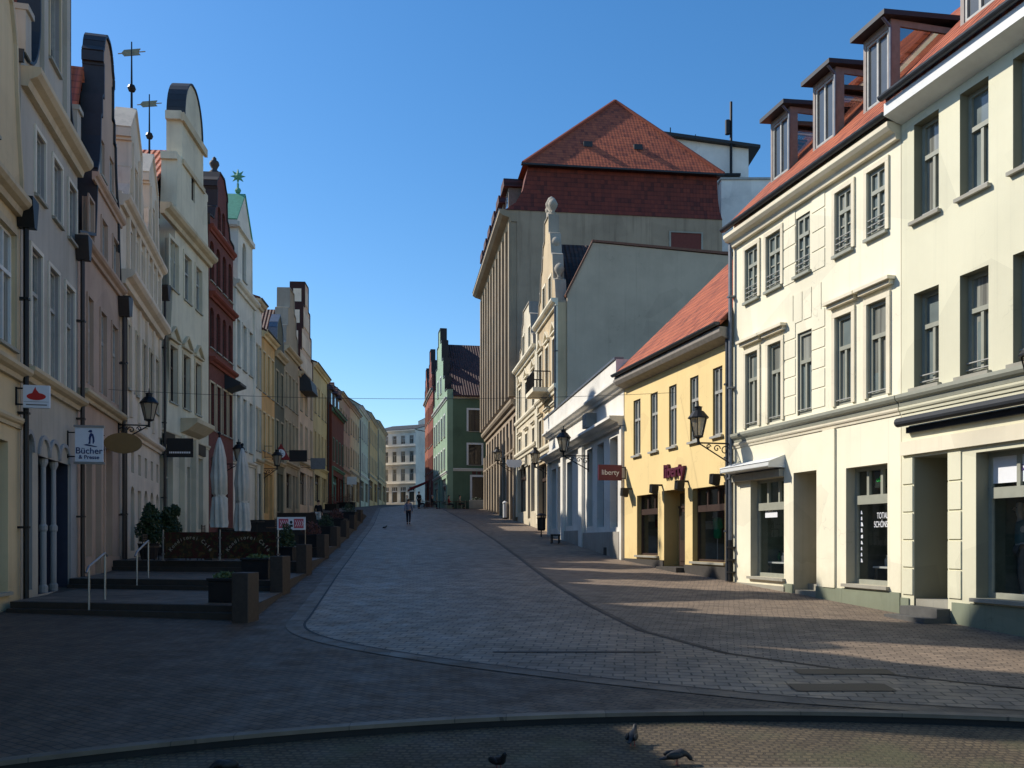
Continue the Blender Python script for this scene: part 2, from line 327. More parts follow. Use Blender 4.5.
# ------------------------------------------------------------------ house frame
class House:
    def __init__(s, name, A, B, label, cat='house', depth=10, group=None):
        s.A, s.B = Vector(A), Vector(B); d = s.B-s.A; s.L = d.length; s.d = d/s.L; s.n = Vector((-s.d.y,s.d.x))
        s.zb = min(Z(A[1]),Z(B[1])); s.D = depth
        s.root = empty(name,(A[0],A[1],s.zb),math.atan2(s.d.y,s.d.x),label,cat,group)
        s.holes = []
    def u(s, px, v=0):
        k = (px-512)/F; P = s.A+s.n*v
        return (k*P.y-P.x)/(s.d.x-k*s.d.y)
    def uY(s, Y): return (Y-s.A.y)/s.d.y
    def z(s, px, py, v=0):
        Y = s.A.y+s.n.y*v+s.u(px,v)*s.d.y; return CAMZ+(HOR-py)/F*Y
    def gz(s, u): return Z(s.A.y+s.d.y*u)
    def pt(s, u, v, z): p = s.A+s.d*u+s.n*v; return (p.x,p.y,z)
    def put(s, mb, name, mat, parent=None, smooth=False, bevel=0, label=None):
        o = mb.build(name,mat,None,(0,0,s.zb),smooth,bevel); o.location = (0,0,0); o.parent = parent or s.root
        if label: o['label'] = label
        return o
    # openings
    def hole(s, u0,u1,z0,z1,arch=0):
        if arch: return [(u0,z0),(u1,z0)]+[((u0+u1)/2+(u1-u0)/2*math.cos(a),z1-arch+arch*math.sin(a)) for a in [math.pi*i/10 for i in range(11)]]
        return [(u0,z0),(u1,z0),(u1,z1),(u0,z1)]
    def window(s, u0,u1,z0,z1, v=.16, kind='cross', fm=None, pm=None, sill=True, sur=0, surm=None, rail=False, arch=0, name='window', hood=None, cut=True, fw=.06, silm=None):
        fm = fm or GREYFRAME; pm = pm or PANE
        if cut: s.holes.append((s.hole(u0,u1,z0,z1,arch),v+.02))
        m = MB(); w = u1-u0; h = z1-z0; d0, d1 = v-.07, v
        uc = (u0+u1)/2
        if arch:
            out = s.hole(u0,u1,z0,z1,arch); inn = s.hole(u0+fw,u1-fw,z0+fw,z1-fw,max(.05,arch-fw)); n = len(out)
            for i in range(n):
                j = (i+1)%n
                m.prism([out[i],out[j],inn[j],inn[i]],d0,d1)
        else:
            m.box(u0,u0+fw,d0,d1,z0,z1); m.box(u1-fw,u1,d0,d1,z0,z1)
            m.box(u0+fw,u1-fw,d0,d1,z0,z0+fw*1.2); m.box(u0+fw,u1-fw,d0,d1,z1-fw,z1)
        a0,a1,b0,b1 = u0+fw,u1-fw,z0+fw*1.2,z1-fw
        if kind in ('cross','tall','grid','t'):
            tz = z0+h*(.64 if kind != 'grid' else .66); m.box(a0,a1,d0-.02,d1-.004,tz-.045,tz+.045)
            if kind != 't': m.box(uc-.035,uc+.035,d0-.006,d1-.003,b0,tz-.045)
            if kind in ('cross','grid'): m.box(uc-.03,uc+.03,d0-.006,d1-.003,tz+.045,b1)
            if kind == 'grid':
                for q in (.22,.44):
                    zz = z0+h*q; m.box(a0,uc-.035,d0+.02,d1-.005,zz-.015,zz+.015); m.box(uc+.035,a1,d0+.02,d1-.005,zz-.015,zz+.015)
        elif kind == 'two': m.box(uc-.035,uc+.035,d0-.006,d1-.003,b0,b1)
        elif kind == 'shop':
            tz = z0+h*.72; m.box(a0,a1,d0-.03,d1-.004,tz-.10,tz+.10)
            for q in (.33,.66): m.box(u0+w*q-.04,u0+w*q+.04,d0-.006,d1-.003,tz+.10,b1)
        o = s.put(m,name,fm)
        if pm:
            p = MB()
            if arch: p.poly([(x,v-.02,zz) for x,zz in s.hole(u0+.01,u1-.01,z0+.01,z1-.01,arch)])
            else: p.poly([(u0+.01,v-.02,z0+.01),(u1-.01,v-.02,z0+.01),(u1-.01,v-.02,z1-.01),(u0+.01,v-.02,z1-.01)])
            s.put(p,'pane',pm,o)
        if sill:
            q = MB(); q.box(u0-.07,u1+.07,-.09,v-.075,z0-.07,z0-.002); s.put(q,'sill',silm or SILL,o)
        if sur:
            q = MB(); t = sur
            q.box(u0-t,u0-.004,-.045,-.002,z0,z1); q.box(u1+.004,u1+t,-.045,-.002,z0,z1); q.box(u0-t,u1+t,-.045,-.002,z1+.004,z1+t)
            s.put(q,'surround',surm or WHITE,o)
        if hood == 'bar':
            q = MB(); zz = z1+(sur or .1)+.2
            q.box(u0-.26,u1+.26,-.20,-.003,zz,zz+.07); q.box(u0-.2,u1+.2,-.12,-.003,zz-.09,zz-.002); s.put(q,'hood',surm or SILL,o)
        if hood == 'pediment':
            q = MB(); zz = z1+(sur or .1)+.12; hw = w/2+.24
            q.box(uc-hw,uc+hw,-.16,-.003,zz,zz+.08); q.ribbon([(uc-hw,zz+.09),(uc,zz+.62)],-.16,-.003,.09); q.ribbon([(uc,zz+.62),(uc+hw,zz+.09)],-.16,-.003,.09)
            s.put(q,'pediment',surm or SILL,o)
        if rail:
            q = MB()
            for k in range(rail): q.tube([(u0+.01,v-.12,z0+.12+k*.13),(u1-.01,v-.12,z0+.12+k*.13)],.016,6)
            s.put(q,'guard_rail',LIGHTFRAME if fm is not LIGHTFRAME else ZINC,o)
        return o
    def wpx(s, x0,x1,z0,z1,**k): return s.window(s.u(x0),s.u(x1),z0,z1,**k)
    def grid(s, us, w, rows, **k):
        for (z0,z1) in rows:
            for u in us: s.window(u-w/2,u+w/2,z0,z1,**k)
    def door(s, u0,u1,z0,z1,v=.3,mat=None,glass=True,name='door',arch=0, cut=True):
        mat = mat or DARKFRAME
        if cut: s.holes.append((s.hole(u0,u1,z0,z1,arch),v+.03))
        m = MB(); tz = z1-.5-arch*.6
        m.box(u0,u1,v-.06,v,z0,tz); m.box(u0,u1,v-.09,v-.004,tz+.003,tz+.08)
        m.box(u0+.12,u1-.12,v-.085,v-.062,z0+.15,z0+(tz-z0)*.38)
        o = s.put(m,name,mat)
        q = MB()
        if glass: q.box(u0+.13,u1-.13,v-.075,v-.062,z0+(tz-z0)*.45,tz-.12)
        q.poly([(x,v-.02,zz) for x,zz in ([(u0,tz+.08),(u1,tz+.08)]+s.hole(u0,u1,z0,z1,arch)[2:])]); s.put(q,'pane',PANE_D,o)
        q = MB(); q.tube([(u1-.2,v-.11,z0+.9),(u1-.2,v-.11,z0+1.25)],.018,6); s.put(q,'handle',STEEL,o)
        return o
    def showroom(s, u0,u1,z0,z1,v,depth=1.6,mat=None):
        m = MB(); a,b = v+.03, v+depth
        m.poly([(u0,b,z0),(u1,b,z0),(u1,b,z1),(u0,b,z1)]); m.poly([(u0,a,z0),(u0,b,z0),(u0,b,z1),(u0,a,z1)])
        m.poly([(u1,a,z0),(u1,b,z0),(u1,b,z1),(u1,a,z1)]); m.poly([(u0,a,z0),(u1,a,z0),(u1,b,z0),(u0,b,z0)]); m.poly([(u0,a,z1),(u1,a,z1),(u1,b,z1),(u0,b,z1)])
        return s.put(m,'display_bay',mat or INTERIOR)
    def recess(s, u0,u1,z0,z1,depth,mat,name='entrance_recess'):
        s.holes.append((s.hole(u0,u1,z0,z1),.02)); m = MB()
        m.poly([(u0,.02,z0),(u0,depth,z0),(u0,depth,z1),(u0,.02,z1)]); m.poly([(u1,.02,z0),(u1,depth,z0),(u1,depth,z1),(u1,.02,z1)])
        m.poly([(u0,.02,z1),(u1,.02,z1),(u1,depth,z1),(u0,depth,z1)]); m.poly([(u0,.02,z0),(u1,.02,z0),(u1,depth,z0),(u0,depth,z0)])
        m.poly([(u0,depth,z0),(u1,depth,z0),(u1,depth,z1),(u0,depth,z1)])
        return s.put(m,name,mat)
    def band(s, z, h, pr, mat, u0=None, u1=None, name='cornice', v=0):
        u0 = .01 if u0 is None else u0; u1 = s.L-.01 if u1 is None else u1; m = MB()
        pf = [(-.003,z),(-pr*.35,z),(-pr*.45,z+h*.35),(-pr*.8,z+h*.5),(-pr,z+h*.72),(-pr,z+h),(-.003,z+h)]
        m.prism([(v+p,q) for p,q in pf],u0,u1,'vz'); return s.put(m,name,mat)
    def strip(s, u0,u1,z0,z1,pr,mat,name='pilaster',pm=.003):
        m = MB(); m.box(u0,u1,-pr,-pm,z0,z1); return s.put(m,name,mat)
    def pipe(s, u, z1, mat, hopper=True, z0=None, r=.06, v=-.16):
        m = MB(); z0 = s.gz(u)+.02 if z0 is None else z0
        m.tube([(u,v,z0),(u,v,z1-.35),(u,v,z1)],r,8)
        for q in (.2,.5,.8): m.box(u-r-.02,u+r+.02,v-r-.01,-.003,z0+(z1-z0)*q,z0+(z1-z0)*q+.05)
        if hopper: m.prism([(u-.10,z1-.1),(u+.10,z1-.1),(u+.24,z1+.45),(u+.24,z1+.55),(u-.24,z1+.55),(u-.24,z1+.45)],v-.2,-.012)
        return s.put(m,'drainpipe',mat)
    # shell
    def shell(s, mat, zt, top=None, T=.45, zlow=None, sidemat=None, body=True, revmat=None):
        """front wall with real openings; top = outline of (u,z) from right eave to left eave for a gable, else a flat top at zt"""
        zl = s.zb-.8 if zlow is None else zlow; e = .004
        out = [(e,zl),(s.L-e,zl)]+(list(top) if top else [(s.L-e,zt),(e,zt)])
        m = MB(); m.v, m.f = fill2d(out,[h for h,_ in s.holes])
        r0 = len(m.f)
        for h,dp in s.holes:
            for a,b in zip(h,h[1:]+h[:1]): m.poly([(a[0],0,a[1]),(b[0],0,b[1]),(b[0],dp,b[1]),(a[0],dp,a[1])])
        r1 = len(m.f)
        for a,b in zip(out,out[1:]+out[:1]): m.poly([(a[0],0,a[1]),(b[0],0,b[1]),(b[0],T,b[1]),(a[0],T,a[1])])
        if top:
            bk = [p for p in top]; bl = [(s.L-e,zt-.2)]+bk+[(e,zt-.2)]
            for t in tessellate_polygon([[Vector((u,z,0)) for u,z in bl]]): m.poly([(bl[i][0],T,bl[i][1]) for i in t])
        if body:
            m.poly([(e,T,zl),(e,s.D,zl),(e,s.D,zt),(e,T,zt)]); m.poly([(s.L-e,T,zl),(s.L-e,s.D,zl),(s.L-e,s.D,zt),(s.L-e,T,zt)])
            m.poly([(e,s.D,zl),(s.L-e,s.D,zl),(s.L-e,s.D,zt),(e,s.D,zt)])
        s.walls = s.put(m,'wall',mat)
        if revmat:
            s.walls.data.materials.append(revmat)
            for p in s.walls.data.polygons:
                if r0 <= p.index < r1: p.material_index = 1
        return s.walls
    def roof_perp(s, ze, zr, tile, T=.44, uc=None, parent=None):
        uc = s.L/2 if uc is None else uc; m = MB(); t = .14
        m.prism([(.02,ze),(uc,zr),(uc,zr+t),(.02,ze+t)],T,s.D+.2); m.prism([(uc,zr),(s.L-.02,ze),(s.L-.02,ze+t),(uc,zr+t)],T,s.D+.2)
        q = MB(); q.prism([(.03,ze-.02),(s.L-.03,ze-.02),(uc,zr-.02)],s.D-.1,s.D+.02); s.put(q,'back_gable',s.walls.data.materials[0])
        return s.put(m,'roof',tiles(*tile,axis='Y'))
    def roof_par(s, ze, slope, tile, ov=.35, rv=None, gable=True, u0=0, u1=None):
        rv = s.D/2 if rv is None else rv; u1 = s.L if u1 is None else u1; m = MB(); t = .14; zr = ze+slope*rv; s.eave = (-ov,ze-slope*ov)
        m.prism([(-ov,ze-slope*ov),(rv,zr),(rv,zr+t),(-ov,ze-slope*ov+t)],u0,u1,'vz'); m.prism([(rv,zr),(s.D,ze),(s.D,ze+t),(rv,zr+t)],u0,u1,'vz')
        if gable:
            q = MB()
            for a in (u0+.03,u1-.13): q.prism([(.01,ze-.03),(s.D-.01,ze-.03),(rv,zr-.02)],a,a+.1,'vz')
            s.put(q,'gable_wall',s.walls.data.materials[0])
        return s.put(m,'roof',tiles(*tile,axis='X'))
    def gutter(s, z, v=-.45, mat=None, u0=0, u1=None):
        u1 = s.L if u1 is None else u1; m = MB()
        pf = [(v+.09*math.cos(a),z+.09*math.sin(a)) for a in [math.pi+math.pi*i/8 for i in range(9)]]
        m.prism(pf+[(v+.07,z+.012),(v-.07,z+.012)],u0+.02,u1-.02,'vz'); return s.put(m,'gutter',mat or ZINC)
    def gable(s, prof, uc=None):
        """mirror a half profile [(half width, z)...] low to high into a top outline, right eave first"""
        uc = s.L/2 if uc is None else uc
        return [(uc+h,z) for h,z in prof]+[(uc-h,z) for h,z in reversed(prof)]
    def coping(s, top, mat, T=.45, t=.07, skip=()):
        m = MB()
        for i,(a,b) in enumerate(zip(top,top[1:])):
            if i in skip: continue
            d = math.hypot(b[0]-a[0],b[1]-a[1])
            if d < .02: continue
            nx, nz = (b[1]-a[1])/d*t, -(b[0]-a[0])/d*t
            m.prism([a,b,(b[0]+nx,b[1]+nz),(a[0]+nx,a[1]+nz)],-.07,T+.07)
        return s.put(m,'coping',mat)
    # things fixed to the wall
    def spot(s, name, u, z, label, cat, group=None, v=0):
        p = s.pt(u,v,z); return empty(name,p,s.root.rotation_euler.z,label,cat,group)
    def roof_box(s,z): pass

def arc(cx, cz, r, a0, a1, n=8, rx=None): return [(cx+(rx or r)*math.cos(R(a0+(a1-a0)*i/n)),cz+r*math.sin(R(a0+(a1-a0)*i/n))) for i in range(n+1)]

# ================================================================== RIGHT SIDE
def RL(Y): return (12.56-.2467*Y, Y)
def R3L(Y): return (8.30-.121*Y, Y)
def R4L(Y): return (9.17-.13*Y, Y)
CREAM = plaster('cream_plaster',(252,243,214),.10,mott=.9); BEIGE = plaster('pale_olive_plaster',(232,226,196),.10,mott=.9)
GREENBASE = plaster('green_plinth_paint',(142,148,126),.6); YELLOW = plaster('yellow_plaster',(248,218,154),.10,mott=.92)
CREAMTRIM = plaster('cream_stucco_trim',(244,232,204),.15)
OLIVEREV = plaster('olive_reveal_shade',(150,146,124),.1); CREAMREV = plaster('cream_reveal_shade',(196,186,160),.1)  # reveals share the wall paint; darker tone puts their shade into the colour
CEDAR = flat('dormer_cladding',(150,136,126),.6)

# ---- cream house with three dormers
H = House('town_house',RL(25.5),RL(18.5),'cream town house with three flat-roofed dormers and a white awning box',depth=10)
cream = H
for i,(a,b) in enumerate(((746,758.5),(767,781.5),(796,810),(836,852.4),(868,886.4))):
    H.wpx(a,b,8.93,10.36,kind='grid',v=.11,fm=GREYFRAME,fw=.085,pm=PANE_R,sur=0.11 if i != 2 else 0,surm=CREAMTRIM,rail=3,silm=GREYFRAME)
for i,(a,b) in enumerate(((746.5,758.5),(769,782),(797.5,812),(836,852.5),(868,887.5))):
    H.wpx(a,b,5.47,7.5,kind='tall',fm=GREYFRAME,fw=.085,pm=PANE_R,sur=.12 if i != 2 else 0,surm=CREAMTRIM,hood='bar' if i != 2 else None,rail=1,sill=False,v=.12)
H.band(5.13,.24,.16,GREYFRAME,name='sill_course'); H.band(4.98,.14,.07,CREAMTRIM,name='string_course')
H.band(10.64,.34,.32,CREAMTRIM); H.gutter(11.15,-.36)
ua,ub = H.u(783.5),H.u(825)
for (a,b) in ((ua,H.u(796)-.02),(H.u(811.5)+.03,ub)):        # rusticated centre bay
    z = 5.55; k = 0
    while z < 10.5:
        if not (7.62 < z < 8.6): H.strip(a,b,z,z+.42,.016,CREAM,'rustication_block')
        z += .47
for k in range(4): H.strip(ua+.1+k*(ub-ua-.2)/4,ua+.1+(k+1)*(ub-ua-.2)/4-.05,7.78,8.5,.014,CREAM,'stucco_panel')
s1 = (H.u(750.5),H.u(784)); H.window(*s1,1.42,4.02,v=.28,kind='shop',pm=SHOPGLASS,fm=GREYFRAME,fw=.085,name='shop_window'); H.showroom(s1[0],s1[1],1.4,4.05,.28,mat=flat('green_grey_shop_interior',(112,124,108),.9))
s2 = (H.u(846),H.u(887.5)); w2 = H.window(*s2,1.42,4.02,v=.30,kind='shop',pm=SHOPGLASS,fm=GREYFRAME,fw=.085,name='shop_window'); H.showroom(s2[0],s2[1],1.4,4.05,.30)
d0,d1 = H.u(793.5),H.u(816.5)
H.recess(d0,d1,.9,4.07,1.15,CREAMREV); H.door(d0+.06,d1-.06,1.32,3.9,v=1.14,mat=flat('olive_door',(96,94,78),.6),cut=False)
q = MB(); q.box(d0+.02,d1-.02,.03,1.0,.7,1.16); q.box(d0+.02,d1-.02,.4,1.0,1.161,1.31); H.put(q,'entrance_steps',SILL)
q1 = H.u(784)+.02
for bb in ((q1,d0-.01,-.03,-.003,.2,1.30),(d1+.01,s2[0]-.12,-.03,-.003,.2,1.30),(s2[0]-.115,H.L-.01,-.03,-.003,.2,1.315)): m = MB(); m.box(*bb); H.put(m,'plinth',GREENBASE)
m = MB(); m.box(.01,s1[1]+.1,-.03,-.003,.2,1.22); H.put(m,'plinth',SILL)
H.strip(H.u(824),H.u(836),1.3,4.97,.05,CREAM)
m = MB(); a0,a1 = .12,H.u(785)   # awning cassette
m.prism([(-.004,4.24),(-.36,4.27),(-.46,4.27),(-.46,4.40),(-.004,4.55)],a0,a1,'vz'); aw = H.put(m,'awning_box',WHITE,bevel=.02)
m = MB(); m.box(a0+.05,a1-.05,-.14,-.005,4.02,4.21); H.put(m,'awning_valance',SILL,aw)
H.pipe(.06,10.95,ZINCL,hopper=False,v=-.12,z0=2.4); H.pipe(.06,2.4,DARKMETAL,hopper=False,v=-.12,r=.065)
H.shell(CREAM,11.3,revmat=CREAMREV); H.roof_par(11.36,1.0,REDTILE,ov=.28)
def dormer(H, uR, w, v0, zb, h, mat, side_glass=True):
    """box dormer whose near cheek stands at uR"""
    m = MB(); u0,u1 = uR-w,uR; dz = zb+h; ln = h+.55
    m.box(u0,u0+.1,v0,v0+.1,zb,dz); m.box(u1-.1,u1,v0,v0+.1,zb,dz); m.box(u0+.1,u1-.1,v0,v0+.1,dz-.16,dz); m.box(u0+.1,u1-.1,v0,v0+.1,zb,zb+.12)
    for u in (u0,u1-.06):
        m.box(u,u+.06,v0+.1,v0+ln,dz-.14,dz); m.box(u,u+.06,v0+.1,v0+.24,zb+.1,dz-.14)
        m.prism([(v0+.24,zb-.1),(v0+.24,zb+.2),(v0+ln,dz-.1+.1),(v0+ln,dz-.5)],u,u+.06,'vz')
    o = H.put(m,'dormer',mat)
    q = MB()
    q.box(u0+.1,u0+.16,v0+.02,v0+.08,zb+.12,dz-.16); q.box(u1-.16,u1-.1,v0+.02,v0+.08,zb+.12,dz-.16); q.box(u0+.16,u1-.16,v0+.02,v0+.08,zb+.12,zb+.18); q.box(u0+.16,u1-.16,v0+.02,v0+.08,dz-.22,dz-.16)
    q.box((u0+u1)/2-.03,(u0+u1)/2+.03,v0+.02,v0+.08,zb+.18,dz-.22); H.put(q,'dormer_window',LIGHTFRAME,o)
    q = MB(); q.poly([(u0+.16,v0+.06,zb+.18),(u1-.16,v0+.06,zb+.18),(u1-.16,v0+.06,dz-.22),(u0+.16,v0+.06,dz-.22)]); H.put(q,'pane',PANE,o)
    q = MB()
    for u in (u0+.03,u1-.03): q.poly([(u,v0+.24,zb+.1),(u,v0+.24,dz-.14),(u,v0+ln,dz-.14),(u,v0+ln,dz-.2)])
    H.put(q,'cheek_glass',CHEEK,o)
    q = MB(); q.prism([(v0-.28,dz+.0),(v0-.28,dz+.11),(v0+ln+.5,dz+.30),(v0+ln+.5,dz+.18)],u0-.12,u1+.14,'vz'); H.put(q,'dormer_roof',SLATE,o)
    q = MB(); q.tube([(u1+.03,v0-.24,dz-.02),(u1+.03,v0-.04,dz-.22),(u1+.03,v0-.04,zb+.05)],.035,6); H.put(q,'downpipe',ZINCL,o)
for Y in (24.15,22.1,20.05): dormer(H,H.uY(Y),1.0,.95,12.35,1.80,CEDAR)

# ---- pale olive house
H = House('town_house',RL(18.49),RL(9.5),'pale olive town house at the right picture edge with a dark rolled awning',depth=10)
olive = H
cols = ((914,937),(960,987),(1013,1042))
st = H.u(914)-H.u(900); pitch = (H.u(1013)-H.u(914))/2
ucs = [H.u(914)+pitch*k for k in range(5)]; ww = H.u(937)-H.u(914)+.05
for u in ucs:
    for (z0,z1,r) in ((8.8,10.75,1),(5.45,7.35,2)):
        H.window(u,u+ww,z0,z1,v=.26,kind='tall',pm=PANE_R,fm=GREYFRAME,fw=.085,rail=r,silm=SILL)
H.band(5.13,.24,.16,GREYFRAME,name='sill_course'); H.band(4.98,.14,.07,BEIGE,name='string_course')
m = MB(); m.prism([(-.003,10.92),(-.12,10.95),(-.42,11.06),(-.42,11.3),(-.003,11.3)],.01,H.L-.01,'vz'); H.put(m,'cornice',WHITE); H.gutter(11.42,-.50,u0=.0)
d0,d1 = H.u(914),H.u(948)
H.recess(d0,d1,.85,4.06,1.0,OLIVEREV); H.door(d0+.05,d1-.05,1.24,3.9,v=.99,mat=flat('grey_green_door',(112,116,98),.6),cut=False)
q = MB(); q.box(d0+.02,d1-.02,.03,.96,.7,1.22); H.put(q,'threshold',SILL)
q = MB(); q.box(d0-.1,d1+.12,-.62,-.035,.55,.92); q.box(d0+.0,d1+.1,-.33,-.035,.921,1.09); H.put(q,'entrance_steps',flat('dark_granite_step',(92,90,86),.7))
s3 = (H.u(976),H.u(976)+2.15); H.window(*s3,1.34,4.0,v=.34,kind='shop',pm=SHOPGLASS,fm=GREYFRAME,fw=.085,name='shop_window'); H.showroom(s3[0],s3[1],1.3,4.05,.34,2.2,flat('green_grey_room_paint',(88,98,88),.9))
s4 = (s3[1]+.7,min(H.L-.3,s3[1]+3.2)); H.window(*s4,1.34,4.0,v=.34,kind='shop',pm=PANE_D,fm=GREYFRAME,fw=.085,name='shop_window')
for (a,b) in ((H.u(903),d0-.02),(d1+.02,d1+.36)):
    z = 1.3
    while z < 4.0: H.strip(a,b,z,min(z+.52,4.06),.025,BEIGE,'rustication_block'); z += .56
H.strip(H.u(903),H.L-.02,4.12,4.4,.08,CREAMTRIM,'fascia')
for bb in ((.01,d0-.13,-.03,-.003,.1,1.22),(d1+.13,s3[0]-.12,-.03,-.003,.1,1.22),(s3[0]-.115,H.L-.01,-.03,-.003,.1,1.235)): m = MB(); m.box(*bb); H.put(m,'plinth',GREENBASE)
m = MB(); u0 = H.u(906)
m.lathe([(.02,u0),(.095,u0+.01),(.095,H.L-.3),(.02,H.L-.29)],(0,-.2,4.78),12,axis='x'); m.box(u0+.1,H.L-.4,-.08,-.004,4.56,4.68); H.put(m,'rolled_awning',flat('dark_awning_cloth',(38,42,48),.7))
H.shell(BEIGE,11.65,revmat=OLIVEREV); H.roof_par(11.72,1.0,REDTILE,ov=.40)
for Y in (16.75,14.7,12.65): dormer(H,H.uY(Y),1.0,.75,12.5,1.8,CEDAR)
# two shop panels behind the transom
def panel(H,u,z,w,h,v,label,cat,mat,body=None,tmat=None,size=.2,name='shop_sign'):
    t = H.spot(name,u,z,label,cat); m = MB(); m.box(0,w,v,v+.02,0,h); m.build('board',mat,t)
    if body: text('lettering',body,size,tmat,t,basis((1,0,0),(0,0,1),(w/2,v-.004,h/2)))
    return t
PURPLE = flat('purple_lettering',(92,60,130),.6)
LITWHITE = flat('bright_sign_white',(240,240,242),.5,var=.04)
w3 = s3[1]-s3[0]
panel(H,s3[0]+.08,3.43,w3*.33-.14,.48,.30,'blank white panel in the transom beside the purple-lettered panel','sign',LITWHITE)
panel(H,s3[0]+w3*.33+.05,3.43,w3*.33-.1,.48,.30,'white transom panel with purple SANDON lettering','sign',LITWHITE,'SANDON',PURPLE,.16)
H = cream
GREENL = flat('green_lettering',(60,235,110),.6)
t = panel(H,s2[0]+.55,3.55,.5,.35,.33,'small green lettered sign in the upper pane of the shop window with white writing','sign',flat('dark_sign_board',(24,40,28),.7),'offen',GREENL,.16)
t = H.spot('window_lettering',s2[0]+.9,2.48,'white two-line window lettering SCHÖNSCH on the cream house shop window','lettering'); 
text('lettering','TOTALE\nSCHÖNSCH',.19,LITWHITE,t,basis((1,0,0),(0,0,1),(.06,.262,.35)),.002,sx=.62)
t = H.spot('window_sticker',s2[0]+.13,1.9,'column of small white pictogram stickers on the shop window with white lettering','sticker'); m = MB(); z = 0
for k in range(9):
    w = random.uniform(.06,.13); m.prism([(.02,z),(.02+w,z),(.02+w*random.uniform(.5,1),z+.08),(.03,z+random.uniform(.06,.1))],.266,.272); z += .135
m.build('stickers',LITWHITE,t)
t = H.spot('window_sticker',s1[0]+.35,3.0,'white strip sticker with ragged top edge below the white awning box','sticker')
m = MB(); m.box(0,.62,.246,.25,0,.13)
for k in range(9): m.box(.02+k*.067,.055+k*.067,.246,.25,.131,random.uniform(.15,.22))
m.build('strip',LITWHITE,t)

# ---- yellow shop house
H = House('shop_house',(4.225,33.8),RL(25.51),'low yellow shop house with a steep red pantile roof and purple shop name',cat='house',depth=8.8)
yellow = H
for a,b in ((633.5,640.5),(650.5,657.7),(669,676.6),(690,698.5),(712.8,722.4)):
    H.wpx(a,b,5.47,7.48,kind='cross',fm=LIGHTFRAME,pm=PANE_R,v=.13,silm=LIGHTFRAME)
y1 = (H.u(637),H.u(658)); H.window(*y1,1.86,4.0,v=.24,kind='shop',pm=SHOPGLASS,fm=BROWNFRAME,name='shop_window'); H.showroom(*y1,1.8,4.05,.24,mat=INTERIOR)
y2 = (H.u(692.5),H.u(725)); H.window(*y2,1.74,4.0,v=.24,kind='shop',pm=SHOPGLASS,fm=BROWNFRAME,name='shop_window'); H.showroom(*y2,1.7,4.05,.24,mat=INTERIOR)
d0,d1 = H.u(664),H.u(685)
H.recess(d0,d1,1.2,4.05,.5,plaster('yellow_reveal_shade',(196,166,104),.1)); H.door(d0+.25,d1-.04,1.55,3.95,v=.49,mat=BROWNFRAME,cut=False)  # yellow wall darkened in recess and reveals: shade put into the colour
q = MB(); q.box(d0+.02,d1-.02,-.3,.66,.8,1.52); H.put(q,'entrance_steps',flat('dark_plinth_stone',(70,64,58),.85))
for bb in ((.01,d0-.01,-.04,-.003,.9,1.72),(d1+.01,H.L-.2,-.04,-.003,.7,1.62)): m = MB(); m.box(*bb); H.put(m,'plinth',flat('dark_plinth_stone',(70,64,58),.85))
m = MB(); m.prism([(-.003,8.05),(-.34,8.18),(-.42,8.30),(-.42,8.44),(-.003,8.44)],.01,H.L-.01,'vz'); H.put(m,'eaves_board',flat('weathered_grey_wood',(150,142,132),.8)); H.gutter(8.56,-.48)
for px,z in ((632,4.15),(662,4.12),(688,4.12),(724,4.15)):
    u = H.u(px); m = MB(); m.box(u-.04,u+.04,-.42,-.004,z+.1,z+.16); m.prism([(-.42,z-.12),(-.2,z-.18),(-.16,z+.08),(-.4,z+.16)],u-.12,u+.12,'vz'); H.put(m,'spotlight',DARKMETAL)
H.pipe(H.L-.12,8.2,ZINC,hopper=False,v=-.12)
H.shell(YELLOW,8.8,revmat=plaster('yellow_reveal_shade',(196,166,104),.1)); H.roof_par(8.86,.96,REDTILE,ov=.40)
m = MB(); m.prism([(-.4,8.2),(-.4,8.46),(4.4,8.84+.96*4.4),(4.4,8.5+.96*4.4)],-.06,-.004,'vz'); H.put(m,'verge_board',flat('weathered_grey_wood',(150,142,132),.8))
MAGENTA = flat('maroon_sign_paint',(94,22,52),.5); 
t = H.spot('wall_lettering',H.u(664),4.35,'raised maroon shop name lettering on the yellow wall above the door','lettering')
text('lettering','liberty',.62,MAGENTA,t,basis((1,0,0),(0,0,1),(.95,-.05,.3)),.05,bold=.012)
def blade_sign(H, name, u, z, w, h, gap, label, cat, mat, right, body=None, tmat=None, size=.3, thick=.08, shape=None, framemat=None, group=None, lines=None, bold=0):
    """sign standing out from the wall on two arms, its faces across the street; returns thing and a face matrix maker"""
    t = H.spot(name,u,z,label,cat,group); m = MB()
    for q in (.15,.85): m.tube([(0,-.005,h*q),(0,-gap-.02,h*q)],.018,6)
    m.box(-.02,.02,-.035,-.004,h*.1,h*.9); m.build('bracket',framemat or DARKMETAL,t)
    m = MB()
    if shape: m.prism([(-gap-w/2+a*w/2,h/2+b*h/2) for a,b in shape],-thick/2,thick/2,'vz')
    else: m.box(-thick/2,thick/2,-gap-w,-gap,0,h)
    m.build('board',mat,t,bevel=.008)
    f = thick/2+.003
    def face(y,zz): # y: 0..1 along the reader's right, zz: height
        return basis((0,1,0),(0,0,1),(f,-gap-w+y*w,zz)) if right else basis((0,-1,0),(0,0,1),(-f,-gap-y*w,zz))
    for (bd,sz,yy,zz,mt) in (lines or ([(body,size,.5,h/2,tmat)] if body else [])): text('lettering',bd,sz,mt,t,face(yy,zz),bold=bold)
    return t,face
blade_sign(H,'hanging_sign',.12,4.62,.92,.58,.16,'maroon blade sign with white liberty lettering beside the white shop','sign',MAGENTA,True,'liberty',LITWHITE,.27)

